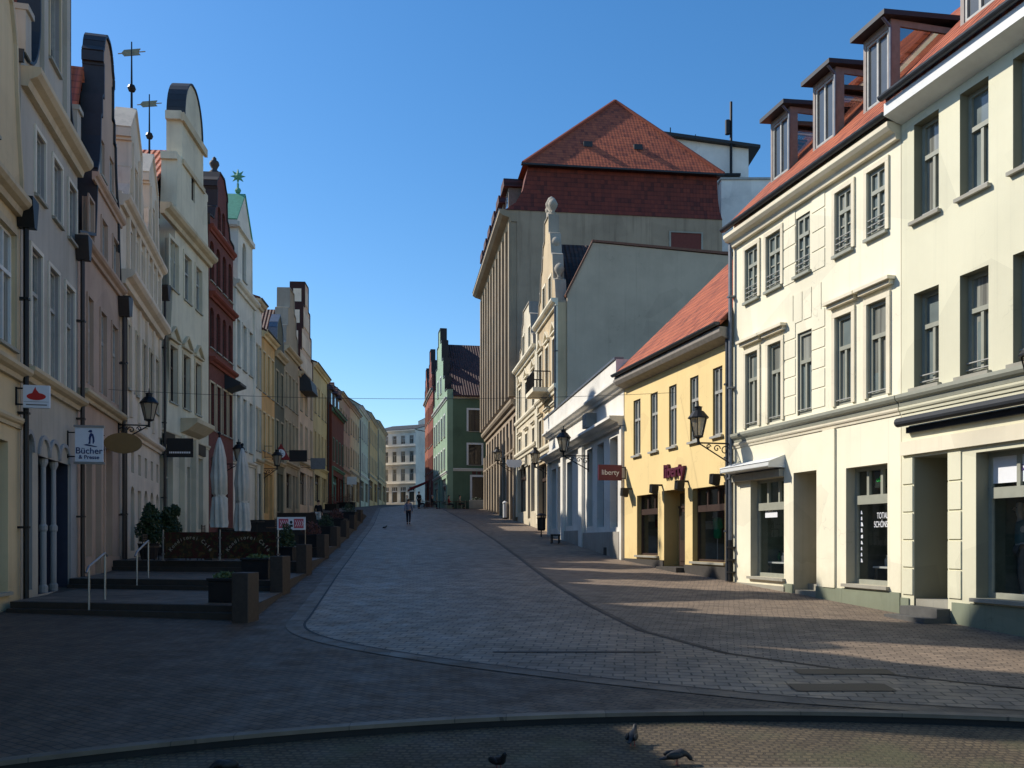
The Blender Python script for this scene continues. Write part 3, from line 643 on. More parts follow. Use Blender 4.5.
# ---- white flat-roofed shop
WHITEP = plaster('white_plaster',(242,236,224),.18); GREYW = plaster('pale_grey_plaster',(172,164,152),.3)
H = House('shop_building',R3L(51.2),R3L(33.85),'long white flat-roofed shop with tall window bays and a stepped parapet',cat='building',depth=11)
white = H
bays = [(587,592.5,2.9),(597,603.8,2.85),(610,617.8,2.8)]
for a,b,zb in bays: H.wpx(a,b,zb+.1,6.45,v=.35,kind='t',pm=PANE_D,fm=ZINC,sill=False)
for a,b,zb in ((567,572,3.0),(557.5,562.5,2.7),(551.5,556,2.9)): H.wpx(a,b,zb+.1,6.3,v=.35,kind='t',pm=PANE_D,fm=ZINC,sill=False)
H.strip(H.u(581.5),H.u(585),1.2,6.7,.16,WHITEP,'pier'); H.strip(H.u(563.4),H.u(565.6),1.4,6.7,.16,WHITEP,'pier'); H.strip(.05,.5,1.8,6.7,.12,WHITEP,'pier')
H.strip(H.L-.32,H.L-.02,.8,6.7,.1,WHITEP,'pier')
for bb in ((H.u(585.3),H.L-.34,-.12,-.003,.6,2.72),(H.u(566.2),H.u(580.8),-.12,-.003,1.0,2.85),(.52,H.u(563.4),-.12,-.003,1.2,2.6)): m = MB(); m.box(*bb); H.put(m,'plinth',GREYW)
m = MB(); m.box(H.u(608)-.25,H.u(608)+.25,-.135,-.121,1.55,2.1); H.put(m,'cellar_vent',DARKMETAL)
H.band(6.72,.36,.55,WHITEP); H.band(8.1,.3,.4,WHITEP,name='parapet_course'); H.strip(.01,H.L-.01,8.402,9.2,.3,WHITEP,'parapet')
H.strip(.01,H.L-.01,9.203,9.28,.36,ZINCL,'parapet_capping')
u = H.u(590,-.2); m = MB(); m.box(u-.45,u+.45,-.45,-.004,7.25,7.85); m.box(u-.35,u+.35,-.47,-.452,7.33,7.77); H.put(m,'alarm_box',GREYW)
H.shell(WHITEP,9.2)
m = MB(); m.box(.02,H.L-.02,.46,H.D-.02,9.0,9.1); H.put(m,'roof',ZINC)

# ---- two narrow ornate gabled houses
SAND = plaster('sand_stucco',(220,206,178),.4); OCHRE = plaster('ochre_stucco',(206,182,144),.4); STONE = plaster('weathered_stone',(170,160,144),.5)
GREYP = plaster('grey_party_wall',(196,180,156),.12)
def ornate(name,A,B,label,mat,zc,prof,rows,depth=12,side=None,balcony=False,balls=True):
    H = House(name,A,B,label,depth=depth)
    us = [H.L*k/3+H.L/6 for k in range(3)]
    for i,(z0,z1) in enumerate(rows): H.grid(us,1.05,[(z0,z1)],kind='tall',pm=PANE_D,fm=BROWNFRAME,sur=.14,surm=CREAMTRIM,hood='pediment' if i == 1 else ('bar' if i == 0 else None),v=.22)
    H.grid([H.L*.35,H.L*.65],.9,[(zc+.9,zc+2.3)],kind='two',pm=PANE_D,fm=BROWNFRAME,sur=.12,surm=CREAMTRIM)
    g0 = H.gz(0); g1 = H.gz(H.L)
    H.window(.5,H.L*.46,g0+.6,g0+4.0,v=.3,kind='shop',pm=PANE_D,fm=BROWNFRAME,name='shop_window',sill=False); H.door(H.L*.55,H.L*.55+1.2,g0+.05,g0+3.7,mat=BROWNFRAME)
    H.window(H.L*.55+1.5,H.L-.45,g0+.5,g0+4.0,v=.3,kind='t',pm=PANE_D,fm=BROWNFRAME,name='shop_window',sill=False)
    for z in (g0+4.5,rows[0][1]+.9,zc): H.band(z,.42,.4 if z == zc else .25,CREAMTRIM)
    for u in (.02,H.L-.5): H.strip(u,u+.46,g0+.3,zc-.01,.12,CREAMTRIM)
    top = H.gable(prof); H.shell(mat,zc+.2,top,T=.5); H.coping(top,STONE,.5,.08); H.roof_perp(zc+.1,prof[-1][1]-1.6,BROWNTILE,T=.5)
    if balls:
        for (h,z) in prof[2::3]:
            for sg in (-1,1): m = MB(); m.lathe([(.1,0),(.2,.1),(.1,.22),(.16,.34),(.28,.55),(.3,.7),(.2,.9),(.05,1.0)],(H.L/2+sg*(h-.25),.25,z+.08),8); H.put(m,'finial',STONE,smooth=True)
        m = MB(); m.lathe([(.3,0),(.3,.3),(.14,.4),(.34,.7),(.36,.9),(.2,1.2),(.05,1.3)],(H.L/2,.25,prof[-1][1]+.08),10); H.put(m,'finial',STONE,smooth=True)
    if balcony:
        m = MB(); z = rows[1][0]-.05; a,b = H.L*.3,H.L*.7
        m.box(a,b,-1.1,-.003,z-.25,z); o = H.put(m,'balcony',CREAMTRIM); m = MB()
        for k in range(13): m.tube([(a+.05+k*(b-a-.1)/12,-1.05,z),(a+.05+k*(b-a-.1)/12,-1.05,z+.95)],.02,5)
        for k in range(6):
            for u in (a+.05,b-.05): m.tube([(u,-1.05+k*.2,z),(u,-1.05+k*.2,z+.95)],.02,5)
        m.tube([(a+.05,-.05,z+.95),(a+.05,-1.05,z+.95),(b-.05,-1.05,z+.95),(b-.05,-.05,z+.95)],.035,6); H.put(m,'balcony_rail',DARKMETAL,o)
    return H
gA = R4L(57.8); gB = R4L(50.6)
h2 = 3.55
H = ornate('gabled_house',gA,gB,'narrow ochre house with a tall ornamented gable against the blank grey party wall',OCHRE,15.6,
  [(h2,15.8),(3.2,15.9),(2.9,17.2),(2.4,17.4),(2.1,18.9),(1.7,19.1),(1.3,20.4),(.8,20.6),(.75,21.7)],[(7.4,9.9),(11.4,14.0)],depth=13,balcony=True)
och = H
# mansard body and blank party wall facing down the street
m = MB(); m.prism([(.52,Z(50)-1),(H.D+.4,Z(50)-1),(H.D+.4,18.6),(2.0,19.2),(.52,16.2)],H.L-.30,H.L+.02,'vz'); H.put(m,'party_wall',GREYP)
m = MB()
for a,b in (((.45,16.1),(2.0,19.23)),((2.0,19.23),(H.D+.5,18.65))): m.prism([a,b,(b[0],b[1]+.16),(a[0]-.05,a[1]+.12)],H.L-.4,H.L+.1,'vz')
H.put(m,'wall_coping',flat('copper_brown_flashing',(120,78,56),.6))
m = MB(); m.prism([(.52,16.0),(H.D,16.0),(H.D,18.8),(2.0,19.1)],H.L*.2,H.L-.31,'vz'); H.put(m,'mansard',SLATE)
H.pipe(H.L-.08,15.6,ZINC,hopper=False)
H = ornate('gabled_house',R4L(67.5),R4L(57.82),'pale stucco house with a scrolled gable beside the tall stone department store',SAND,14.6,
  [(4.3,14.8),(3.4,14.9),(3.2,16.0),(2.4,16.2),(2.0,17.6),(1.5,17.8),(1.4,18.6)],[(7.6,9.8),(11.2,13.4)],depth=10,balls=False)
sandh = H

# ---- department store
DSTONE = plaster('brown_sandstone',(166,148,124),.45); RENDER = plaster('stained_grey_render',(174,154,130),.85)
H = House('department_store',R4L(90.7),R4L(67.55),'tall stone department store with close vertical pilasters and a huge red hipped roof',cat='building',depth=16)
dept = H
zc = 26.3; nb = 10; bw = (H.L-.8)/nb; g0 = Z(79)
for k in range(nb+1):
    H.strip(.1+k*bw,.1+k*bw+.62,13.2,zc-.02,.62,DSTONE)
    H.strip(.04+k*bw,.04+k*bw+.74,g0-1.8,10.6,.25,DSTONE,'pier')
for k in range(nb):
    a,b = .1+k*bw+.75,.1+(k+1)*bw-.13
    for z in (13.4,16.7,20.0,23.2): H.window(a,b,z,z+2.4,v=.3,kind='two',pm=PANE_D,fm=BROWNFRAME,sill=False)
    H.window(a-.05,b+.05,Z(H.pt(a,0,0)[1])+.3,Z(H.pt(a,0,0)[1])+3.6,v=.4,kind='shop',pm=PANE_D,fm=BROWNFRAME,sill=False,name='shop_window')
    H.window(a,b,10.7 if False else 9.9,11.9,v=.3,kind='two',pm=PANE_D,fm=BROWNFRAME,sill=False)
H.band(12.3,.7,.5,DSTONE); H.band(8.9,.4,.3,DSTONE,name='string_course'); H.band(zc,.9,1.35,DSTONE); H.gutter(zc+.95,-1.3)
H.shell(RENDER,zc+.9,sidemat=RENDER)
ze = zc+.85; zm = 30.7; zr = 38.6; Lr = H.L; D = H.D; m = MB()
# steep lower storey, then the hip
lo = [(-.9,-.9),(Lr+.05,-.9),(Lr+.05,D),(-.9,D)]; mid = [(.9,.9),(Lr-.35,.9),(Lr-.35,D-.3),(.9,D-.3)]
bell = lambda a,b,t: (a[0]+(b[0]-a[0])*t,a[1]+(b[1]-a[1])*t)
rings = [[(*bell(a,b,t),ze+(zm-ze)*f) for a,b in zip(lo,mid)] for t,f in ((0,0),(.45,.18),(.75,.45),(1,1))]
for r0,r1 in zip(rings,rings[1:]):
    for i in range(4): j = (i+1)%4; m.poly([r0[i],r0[j],r1[j],r1[i]])
H.put(m,'mansard',tiles('deep_red_tile',(128,54,36),(106,44,32),axis='Y',pitch=1.05,col_s=.15))
m = MB(); e = [(.5,.45,zm),(Lr+.05,.45,zm),(Lr+.05,D+.1,zm),(.5,D+.1,zm)]; yc = (D)/2+.9
p,q = (7.5,yc,zr),(Lr-5.6,yc,zr)
m.poly([e[0],e[1],q,p]); m.poly([e[1],e[2],q]); m.poly([e[2],e[3],p,q]); m.poly([e[3],e[0],p]); m.poly(e)
rf = H.put(m,'roof',tiles('orange_red_tile',(186,94,56),(156,74,46),axis='Y',pitch=1.3,col_s=.12))
m = MB(); m.tube([e[1],q],.16,6); m.tube([e[2],q],.16,6); m.tube([e[0],p],.16,6); m.tube([p,q],.16,6); H.put(m,'ridge_tiles',flat('ridge_tile',(150,72,48),.8),rf)
m = MB(); m.box(Lr-.1,Lr+.2,.3,D+.1,zm-.14,zm-.01); H.put(m,'eaves_flashing',SLATE)
for yy in (D*.36,D*.61):
    m = MB(); zz = zm+2.3; x = Lr-5.6*(zz-zm)/(zr-zm)+.1
    m.box(x-.5,x+.05,yy-.34,yy+.34,zz-.1,zz+.32); H.put(m,'roof_vent',SLATE)
for k in range(6):
    u = 2.6+k*3.5; m = MB(); m.box(u-.9,u+.9,-.35,1.6,ze+.5,ze+2.6); o = H.put(m,'dormer',flat('dormer_grey_boarding',(120,112,104),.8)); m = MB()
    m.prism([(u-1.2,ze+2.61),(u+1.2,ze+2.61),(u+.9,ze+3.3),(u-.9,ze+3.3)],-.75,1.9); H.put(m,'dormer_roof',tiles(*DARKTILE,axis='X'),o)
    m = MB(); m.box(u-.6,u+.6,-.38,-.352,ze+.8,ze+2.3); H.put(m,'pane',PANE_D,o)
m = MB(); a = D-4.1; m.box(Lr-.02,Lr+.03,a,a+2.4,24.0,26.0); o = H.put(m,'blind_window',flat('rust_red_panel',(116,52,40),.7)); m = MB()
m.box(Lr,Lr+.08,a-.15,a-.003,23.9,26.1); m.box(Lr,Lr+.08,a+2.403,a+2.55,23.9,26.1); m.box(Lr,Lr+.08,a-.003,a+2.403,26.003,26.1); H.put(m,'surround',SILL,o)
m = MB()
for k in range(4): m.box(Lr,Lr+.1,3.2,6.6,22.6+k*.35,22.7+k*.35)
for q in (3.2,4.3,5.4,6.5): m.box(Lr+.101,Lr+.16,q,q+.07,22.3,24.2)
H.put(m,'wall_grating',DARKMETAL)
# writing on fascia is not legible in the photograph

# ---- white stair tower behind
t = empty('stair_tower',(20.5,78,Z(78)-1),0,'white flat-roofed tower with a dark overhanging roof and mast behind the big red hipped roof','tower')
zt = Z(78)-1
m = MB(); m.prism([(-7.2,10),(0,10),(0,36.3-zt),(-7.2,37.3-zt)],0,9); m.box(-2.6,5,-1,9,0,33.2-zt); m.build('wall',plaster('white_tower_plaster',(252,246,236),.06),t)
m = MB(); m.prism([(-8,37.42-zt),(.9,36.20-zt),(.9,36.45-zt),(-8,37.68-zt)],-.5,9.9); m.build('roof',SLATE,t)
m = MB(); m.box(-2.7,5.1,-1.1,9,33.21-zt,33.4-zt); m.build('parapet',LIGHTFRAME,t)
m = MB(); m.tube([(-1.6,-.35,34.0-zt),(-1.6,-.35,40.2-zt)],.12,6); m.box(-2.4,-.8,-.5,-.01,33.8-zt,34.0-zt); m.tube([(-1.9,-.35,37.4-zt),(-1.9,-.35,38.6-zt)],.22,8); m.tube([(-1.6,-.35,36.4-zt),(-1.1,-.35,36.6-zt)],.07,6); m.build('antenna_mast',DARKMETAL,t)
m = MB(); m.tube([(-6.6,1,37.3-zt),(-6.6,1,38.6-zt)],.05,5); m.tube([(-4.4,1,37-zt),(-4.4,1,38.0-zt)],.04,5); m.build('rod',DARKMETAL,t)

# ---- green corner house at the end
GREEN = plaster('green_plaster',(150,176,148),.25); GREENSHADE = plaster('dark_green_plaster',(96,120,96),.3)  # side wall uses a darker copy, its shade painted into the green
H = House('corner_house',(-9.35,107),(-6.7,93),'green corner house with a stepped gable and dark tiled roof where the street bends',depth=11)
green = H
ridge = 24.0; zg = 17.4
for z0,z1 in ((9.9,12.0),(13.3,15.6)): H.grid([1.6,4.0,6.6,9.2,11.8],1.1,[(z0,z1)],kind='tall',pm=PANE,fm=LIGHTFRAME,sur=.15,surm=WHITE)
H.grid([5.4,8.4],1.0,[(18.4,20.2)],kind='two',pm=PANE_D,fm=LIGHTFRAME,sur=.15,surm=WHITE)
H.window(1,5,Z(104)+.7,9.0,kind='shop',pm=PANE_D,fm=LIGHTFRAME,name='shop_window'); H.door(6.3,7.6,Z(100)+.05,9.0); H.window(9,13,Z(95)+.7,8.9,kind='shop',pm=PANE_D,fm=LIGHTFRAME,name='shop_window')
H.band(9.3,.25,.15,WHITE,name='string_course'); H.band(zg-.5,.3,.25,WHITE)
pr = [(H.L/2-.01,zg+.6),(5.4,zg+.6),(5.4,19.6),(3.9,19.6),(3.9,21.8),(2.4,21.8),(2.4,24.0),(1.0,24.0),(1.0,25.6)]
top = H.gable(pr); H.shell(GREEN,zg,top,T=.6,body=False); H.coping(top,DARKTILE and SLATE,.6,.12)
# street-facing side wall towards the camera, with true openings
S2 = House.__new__(House); S2.A = Vector(H.pt(H.L,.6,0)[:2]); S2.B = Vector(H.pt(H.L,H.D,0)[:2]); dd = S2.B-S2.A; S2.L = dd.length; S2.d = dd/S2.L; S2.n = Vector((-S2.d.y,S2.d.x)); S2.zb = H.zb; S2.D = 12.9; S2.holes = []
piv = empty('side_front',(0,0,0)); piv.parent = H.root; S2.root = H.root
def put2(mb, name, mat, parent=None, smooth=False, bevel=0, label=None, H=H, S2=S2):
    # side-wall coordinates (u along +v of the house, v into the house along -u) back into the house's own frame
    mb.v = [(H.L-y,.6+x,z) for x,y,z in mb.v]; return H.put(mb,name,mat,parent,smooth,bevel,label)
S2.put = put2; bpy.data.objects.remove(piv)
for z0,z1 in ((10.2,12.3),(13.7,15.9)): S2.grid([2.3,5.6,8.6],1.35,[(z0,z1)],kind='two',pm=PANE_D,fm=BROWNFRAME,sur=.2,surm=WHITE,sill=True)
S2.window(2.0,4.3,6.5,8.95,kind='two',pm=PANE_D,fm=BROWNFRAME,sur=.22,surm=WHITE,name='shop_window'); S2.window(6.6,8.9,6.5,8.95,kind='two',pm=PANE_D,fm=BROWNFRAME,sur=.22,surm=WHITE,name='shop_window')
S2.band(9.55,.28,.15,WHITE,name='string_course'); S2.band(zg-.35,.35,.3,plaster('cream_stucco_trim2',(214,202,178),.2))
S2.shell(GREENSHADE,zg,T=.4)
t2 = GREENSHADE
m = MB(); uc = H.L/2
m.prism([(-.02,zg-.05),(uc,ridge),(uc,ridge+.16),(-.02,zg+.12)],.6,H.D+.2); m.prism([(uc,ridge),(H.L+.35,zg-.2),(H.L+.35,zg-.02),(uc,ridge+.16)],.6,H.D+.2); H.put(m,'roof',tiles('dark_roof_tile2',(92,52,42),(70,40,34),axis='Y'))
for k in (4.6,8.2):
    zz = zg+1.9; u = H.L-(zz-zg)/(ridge-zg)*(H.L/2); m = MB(); m.box(u-.4,u+.3,k,k+.95,zz+.0,zz+.75); H.put(m,'skylight',flat('skylight_blue_glass',(120,150,180),.1))
# faded red lettering on the shaded green wall
S2m = H.spot('wall_lettering',H.L,8.9,'faded red-brown shop lettering on the shaded green side wall','lettering')
m = MB()
for k in range(10): m.box(.004,.03,2.6+k*.55,2.6+k*.55+.4,.3,.66+.0*k)
m.build('lettering',flat('faded_red_letters',(92,52,44),.8),S2m)

# ---- red brick houses beyond the corner
RB = brickwall('red_brick',(150,66,46),(128,54,40),(120,100,88))
def far_r(Y0,Y1,x0,x1,label,mat,zc,peak,n):
    H = House('gabled_house',(x1,Y1),(x0,Y0),label,depth=9)
    for z in [Z(Y0)+4.4+3.2*k for k in range(n)]: H.grid([H.L*(k+.5)/4 for k in range(4)],1.0,[(z,z+1.9)],kind='two',pm=PANE_D,fm=LIGHTFRAME)
    H.window(.6,H.L*.45,Z(Y1)+.5,Z(Y1)+3.3,kind='shop',pm=PANE_D,name='shop_window'); H.door(H.L*.6,H.L*.6+1.3,Z((Y0+Y1)/2)+.1,Z(Y1)+3.2)
    H.band(zc-.3,.35,.3,SILL); w = H.L/2-.01
    top = H.gable([(w,zc+.2),(w*.8,zc+.2),(w*.8,zc+.2+(peak-zc)*.35),(w*.5,zc+.2+(peak-zc)*.35),(w*.5,zc+(peak-zc)*.7),(w*.25,zc+(peak-zc)*.7),(w*.25,peak)])
    H.shell(mat,zc,top); H.coping(top,SLATE); H.roof_perp(zc,peak-1.2,DARKTILE); return H
far_r(107.1,114,-9.4,-10.6,'red brick house with a stepped gable next to the green corner house',RB,20.5,25.6,4)
far_r(114.1,121,-10.62,-11.7,'orange brick house with a stepped gable beyond the taller red brick house',brickwall('orange_brick',(176,92,60),(150,76,52),(140,116,96)),20.5,24.6,4)

# ---- white buildings closing the view
PALE = plaster('pale_white_plaster',(236,226,208),.12)
H = House('apartment_house',(-28.6,186),(-19.4,181.5),'pale white four-storey house closing the view at the end of the street',depth=14)
pale1 = H; zg = Z(184)
for r,(z0,z1) in enumerate(((14.4,16.8),(18.2,20.4),(21.9,23.6))): H.grid([H.L*(k+.5)/5 for k in range(5)],1.0,[(z0,z1)],kind='tall',pm=PANE_C,fm=LIGHTFRAME,arch=0,hood='pediment' if r == 0 else None,surm=PALE,sill=False)
H.grid([H.L*(k+.5)/5 for k in range(5)],1.3,[(zg+.4,zg+3.6)],kind='shop',pm=PANE_D,fm=WHITE,name='shop_window',sill=False)
for z in (13.6,17.5,21.2): H.band(z,.3,.25,PALE,name='string_course')
H.band(24.2,.5,.45,PALE); H.shell(PALE,24.6); H.roof_par(24.8,.25,('dark_roof_felt',(80,78,76),(70,68,68)),ov=.3)
H = House('apartment_house',(-19.8,190),(-11,188.5),'taller white house with a low gable behind the pale four-storey house',depth=12)
for (z0,z1) in ((14.8,16.6),(17.8,19.6),(20.8,22.6),(23.8,25.6)): H.grid([H.L*(k+.5)/4 for k in range(4)],1.1,[(z0,z1)],kind='two',pm=PANE_D,fm=LIGHTFRAME,sill=False)
H.grid([H.L*(k+.5)/4 for k in range(4)],1.4,[(10.4,13.2)],kind='shop',pm=PANE_D,fm=WHITE,name='shop_window',sill=False)
top = H.gable([(H.L/2-.01,27.4),(.02,29.4)]); H.band(14.2,.3,.25,PALE,name='string_course'); H.shell(plaster('bright_white_plaster',(244,236,220),.1),27.3,top); H.coping(top,SLATE); H.roof_perp(27.2,29.2,DARKTILE)

# ================================================================== LEFT SIDE
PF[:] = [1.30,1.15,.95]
def L1(Y): return (-6.23-.2356*Y, Y)
def L2(Y): return (-15.65-.069*(Y-40), Y)
def LL(Y): return L1(Y) if Y <= 40 else L2(Y)
CREAM2 = plaster('warm_cream_plaster',(196,184,158),.4); GREY2 = plaster('blue_grey_plaster',(170,171,170),.45); PINK = plaster('dusty_pink_plaster',(174,156,147),.45)
IVORY = plaster('ivory_stucco',(212,202,192),.5); GREYW2 = plaster('grey_white_plaster',(200,199,188),.4); BLUEW = plaster('bluish_white_paint',(150,158,172),.35)
TRIM2 = plaster('ochre_grey_trim',(186,178,160),.45)
REDB = brickwall('dark_red_brick',(124,62,52),(106,52,44),(104,80,70))

# unseen houses added left of the picture for their shadow, low enough to let the sun onto the near cobbles
for (ya,yb,lb) in ((-5.5,4.55,'unseen low town house added for its shadow, farthest outside the left edge of the picture'),(4.6,14.5,'unseen low town house added for its shadow, just outside the left edge of the picture')):
    H = House('town_house',L1(ya),L1(yb),lb,depth=11)
    H.grid([1.5,3.9,6.3,8.7],1.15,[(5.4,7.6)],kind='cross',pm=PANE_C,sur=.12,surm=TRIM2); H.grid([2.1,7.6],2.2,[(1.2,3.6)],kind='shop',pm=PANE_D,name='shop_window',sill=False); H.door(4.4,5.5,.8,3.4)
    H.band(4.5,.3,.2,TRIM2); H.band(8.6,.4,.35,TRIM2); H.shell(GREY2,9.0); H.roof_par(9.05,.7,REDTILE,ov=.3)

# ---- cream house at the left edge
H = House('gabled_house',L1(14.55),L1(20.05),'warm cream house with a curved gable cut off by the left edge of the picture',depth=11)
H.grid([H.uY(y) for y in (15.6,17.3,19.1)],1.15,[(6.55,9.05)],kind='cross',pm=PANE_C,fm=WHITE,sur=.16,surm=TRIM2,v=.14)
H.grid([H.uY(16.6),H.uY(18)],.9,[(10.7,12.4)],kind='cross',pm=PANE_C,fm=WHITE,sur=.12,surm=TRIM2)
H.window(H.uY(17.7),H.uY(19.2),1.3,4.5,kind='shop',pm=PANE_D,fm=BROWNFRAME,name='shop_window',v=.3); H.door(H.uY(15.3),H.uY(16.5),.75,4.3,mat=BROWNFRAME)
H.band(5.9,.28,.28,TRIM2); H.band(4.85,.22,.15,TRIM2,name='string_course'); H.band(9.5,.35,.34,TRIM2)
w = H.L/2; top = H.gable([(w-.01,9.9),(w-.06,10.5),(w-.22,11.2),(w-.4,12.2),(w-.48,13.2),(w-.75,13.9),(1.6,14.3),(1.35,14.9),(1.25,15.7)]+[(1.2*math.cos(R(a)),15.8+1.1*math.sin(R(a))) for a in range(10,90,16)])
H.shell(CREAM2,9.8,top); H.coping(top,TRIM2,t=.09); H.roof_perp(9.8,14.6,REDTILE)
H.pipe(H.L-.16,9.4,DARKMETAL)

# ---- grey house
H = House('gabled_house',L1(20.07),L1(25.2),'grey town house with a tall scrolled gable and bluish white arched shop entrance',depth=12)
grey2 = H
for a,b in ((35,44),(52.5,61),(68,75.5)): H.wpx(a,b,10.55,12.05,kind='two',pm=PANE_C,fm=LIGHTFRAME,sur=.1,surm=plaster('light_grey_trim',(204,206,204),.3),v=.14)
for a,b in ((30.5,41),(48.5,58),(65,73.5)): H.wpx(a,b,6.45,9.2,kind='tall',pm=PANE_C,fm=LIGHTFRAME,sur=.1,surm=plaster('light_grey_trim',(204,206,204),.3),v=.14,sill=False)
H.band(6.0,.3,.3,TRIM2); H.band(12.55,.45,.42,TRIM2)
uu = [H.u(23.5),H.u(33)]; us = [H.u(38),H.u(48.5),H.u(58.5),H.u(68.5)]
H.window(uu[0]+.06,uu[1]-.06,1.25,4.9,kind='t',pm=PANE_D,fm=DARKFRAME,arch=.42,sill=False,v=.5,name='arched_shop_window')
NAVY = flat('dark_blue_entrance',(34,40,62),.6)  # recess behind the arches in one even dark blue
H.recess(us[0],us[3],1.1,4.42,1.1,NAVY); H.door(us[0]+.5,us[0]+1.6,1.15,4.2,v=1.09,mat=flat('blue_door',(52,60,92),.5),cut=False)
m = MB(); m.poly([(us[0]+1.7,1.06,1.6),(us[3]-.15,1.06,1.6),(us[3]-.15,1.06,4.2),(us[0]+1.7,1.06,4.2)]); H.put(m,'pane',PANE_D)
def archring(a,b,z0,zs,rr,t,d):
    c=(a+b)/2; o=[(c+(b-a)/2*math.cos(q)+t*math.cos(q),zs+rr*math.sin(q)+t*math.sin(q)) for q in [math.pi*i/10 for i in range(11)]]
    i_=[(c+(b-a)/2*math.cos(q),zs+rr*math.sin(q)) for q in [math.pi*i/10 for i in range(11)]]
    for k in range(10): m.prism([i_[k],o[k],o[k+1],i_[k+1]],-d,-.003)
for (a,b) in [uu]+list(zip(us,us[1:])): m = MB(); archring(a+.05,b-.05,1.2,4.44,.40,.1,.06); H.put(m,'arch_moulding',BLUEW)
m = MB(); m.box(us[3]+.04,us[3]+.62,-.05,-.003,1.0,4.7); H.put(m,'painted_panel',BLUEW)
for u in us[1:3]:
    m = MB(); m.lathe([(.11,.95),(.11,1.25),(.075,1.3),(.075,2.6),(.10,2.65),(.10,2.75),(.065,2.8),(.06,4.2),(.11,4.32),(.11,4.41)],(u,.12,0),10); H.put(m,'column',BLUEW)
pr = [(H.L/2-.01,13.05),(H.L/2-.01,13.3),(2.3,13.3)]+[(1.4+.9*(1-math.sin(R(a))),13.3+1.5*(1-math.cos(R(a)))) for a in range(20,91,14)]+[(1.4,15.0),(1.4,17.4),(1.55,17.4),(1.55,17.7)]+[(1.3*math.cos(R(a)),17.7+1.1*math.sin(R(a))) for a in range(10,90,16)]
top = H.gable(pr,uc=H.L/2+.15); top[0] = (H.L-.01,13.05); top[1] = (H.L-.01,13.3); top[-1] = (.01,13.05); top[-2] = (.01,13.3)
H.window(H.L/2-.3,H.L/2+.65,14.4,16.4,kind='two',pm=PANE_C,fm=LIGHTFRAME,sur=.1,surm=TRIM2)
H.strip(H.L/2-1.1,H.L/2-.75,13.4,18.1,.1,GREY2); H.strip(H.L/2+1.05,H.L/2+1.4,13.4,18.1,.1,GREY2)
H.shell(GREY2,13.0,top,revmat=plaster('grey_blue_reveal_shade',(150,154,164),.2)); H.coping(top,SLATE); H.roof_perp(12.9,17.2,REDTILE)  # reveal tone darker than the wall, shade of the openings painted in
for a in (.02,H.L-.47): m = MB(); m.box(a,a+.43,-.1,.5,13.31,14.25); m.box(a-.02,a+.47,-.16,.56,14.251,14.38); H.put(m,'gable_pedestal',GREY2)
H.pipe(H.L-.12,10.3,BROWNPIPE)

# ---- pink house
H = House('gabled_house',L1(25.22),L1(31.1),'dusty pink house with a stepped gable capped in dark metal',depth=12)
for a,b in ((87,92),(100,105.5),(111.5,117)): 
    H.wpx(a,b,7.0,9.55,kind='tall',pm=PANE_C,fm=LIGHTFRAME,sur=.1,surm=PINK,v=.14,sill=False); H.wpx(a+1,b+1,11.2,12.5,kind='two',pm=PANE_C,fm=LIGHTFRAME,sur=.08,surm=PINK,v=.14)
uc = H.L/2+.95
for q in (-.75,.75): H.window(uc+q-.35,uc+q+.35,13.8,15.0,kind='two',pm=PANE_C,fm=LIGHTFRAME,v=.14)
H.band(6.4,.28,.28,TRIM2); H.band(10.75,.28,.26,PINK); H.band(13.2,.25,.2,PINK,u0=uc-2.2,u1=uc+2.2,name='string_course')
pr = [(H.L/2-.01,11.0),(1.9,11.6),(1.75,12.4),(1.65,13.4),(1.65,13.7)]+[(1.65-.45*math.sin(R(a)),13.7+1.2*math.sin(R(a))*math.sin(R(a))) for a in (30,60,90)]+[(1.15,15.6),(.95,15.6),(.95,16.3),(.72,16.3),(.72,17.4),(.84,17.4),(.84,17.7)]+[(.7*math.cos(R(a)),17.75+.8*math.sin(R(a))) for a in range(10,90,16)]
top = H.gable(pr,uc); top[0] = (H.L-.01,11.0); top[-1] = (.01,11.0)
H.window(H.u(104.5),H.u(111),1.9,5.4,kind='t',pm=PANE_D,fm=WHITE,sill=False,name='shop_window',v=.25,sur=.18,surm=PINK); H.window(H.u(86),H.u(92),1.9,5.3,kind='t',pm=PANE_D,fm=WHITE,sill=False,name='shop_window',v=.25); H.door(H.u(95.5),H.u(101.5),1.35,5.2,mat=BROWNFRAME)
H.strip(H.u(103),H.L-.02,1.0,1.85,.06,PINK,'plinth')
H.shell(PINK,10.95,top,T=.5); H.coping(top,SLATE,.5,.09); H.roof_perp(10.9,17.0,REDTILE,T=.5); H.pipe(H.L-.12,10.2,BROWNPIPE)
pinkh = H

# ---- ivory double-gabled house
H = House('gabled_house',L1(31.12),L1(39.95),'ivory stucco house with two small scrolled gables and weather vanes',depth=12)
ivory = H
c1,c2 = H.uY(34.0),H.uY(38.0)
for a,b in ((127.5,132.5),(136,140),(143,146.8),(149.5,152.5),(155,157.8)): H.wpx(a,b,7.9,10.2,kind='tall',pm=PANE_D,fm=LIGHTFRAME,sur=.14,surm=TRIM2,v=.2)
for c in (c1,c2):
    for q in (-1.1,0,1.1): H.window(c+q-.34,c+q+.34,12.2,13.7,kind='two',pm=PANE_D,fm=LIGHTFRAME,sur=.1,surm=IVORY,v=.2)
    H.window(c-.4,c+.4,14.9,16.4,kind='two',pm=PANE_D,fm=LIGHTFRAME,sur=.12,surm=IVORY,arch=.35)
    for q in (-1.75,-.6,.45,1.6): H.strip(c+q,c+q+.22,12.0,14.0,.12,IVORY)
    for q in (-.95,.7): H.strip(c+q,c+q+.25,14.6,17.0,.12,IVORY)
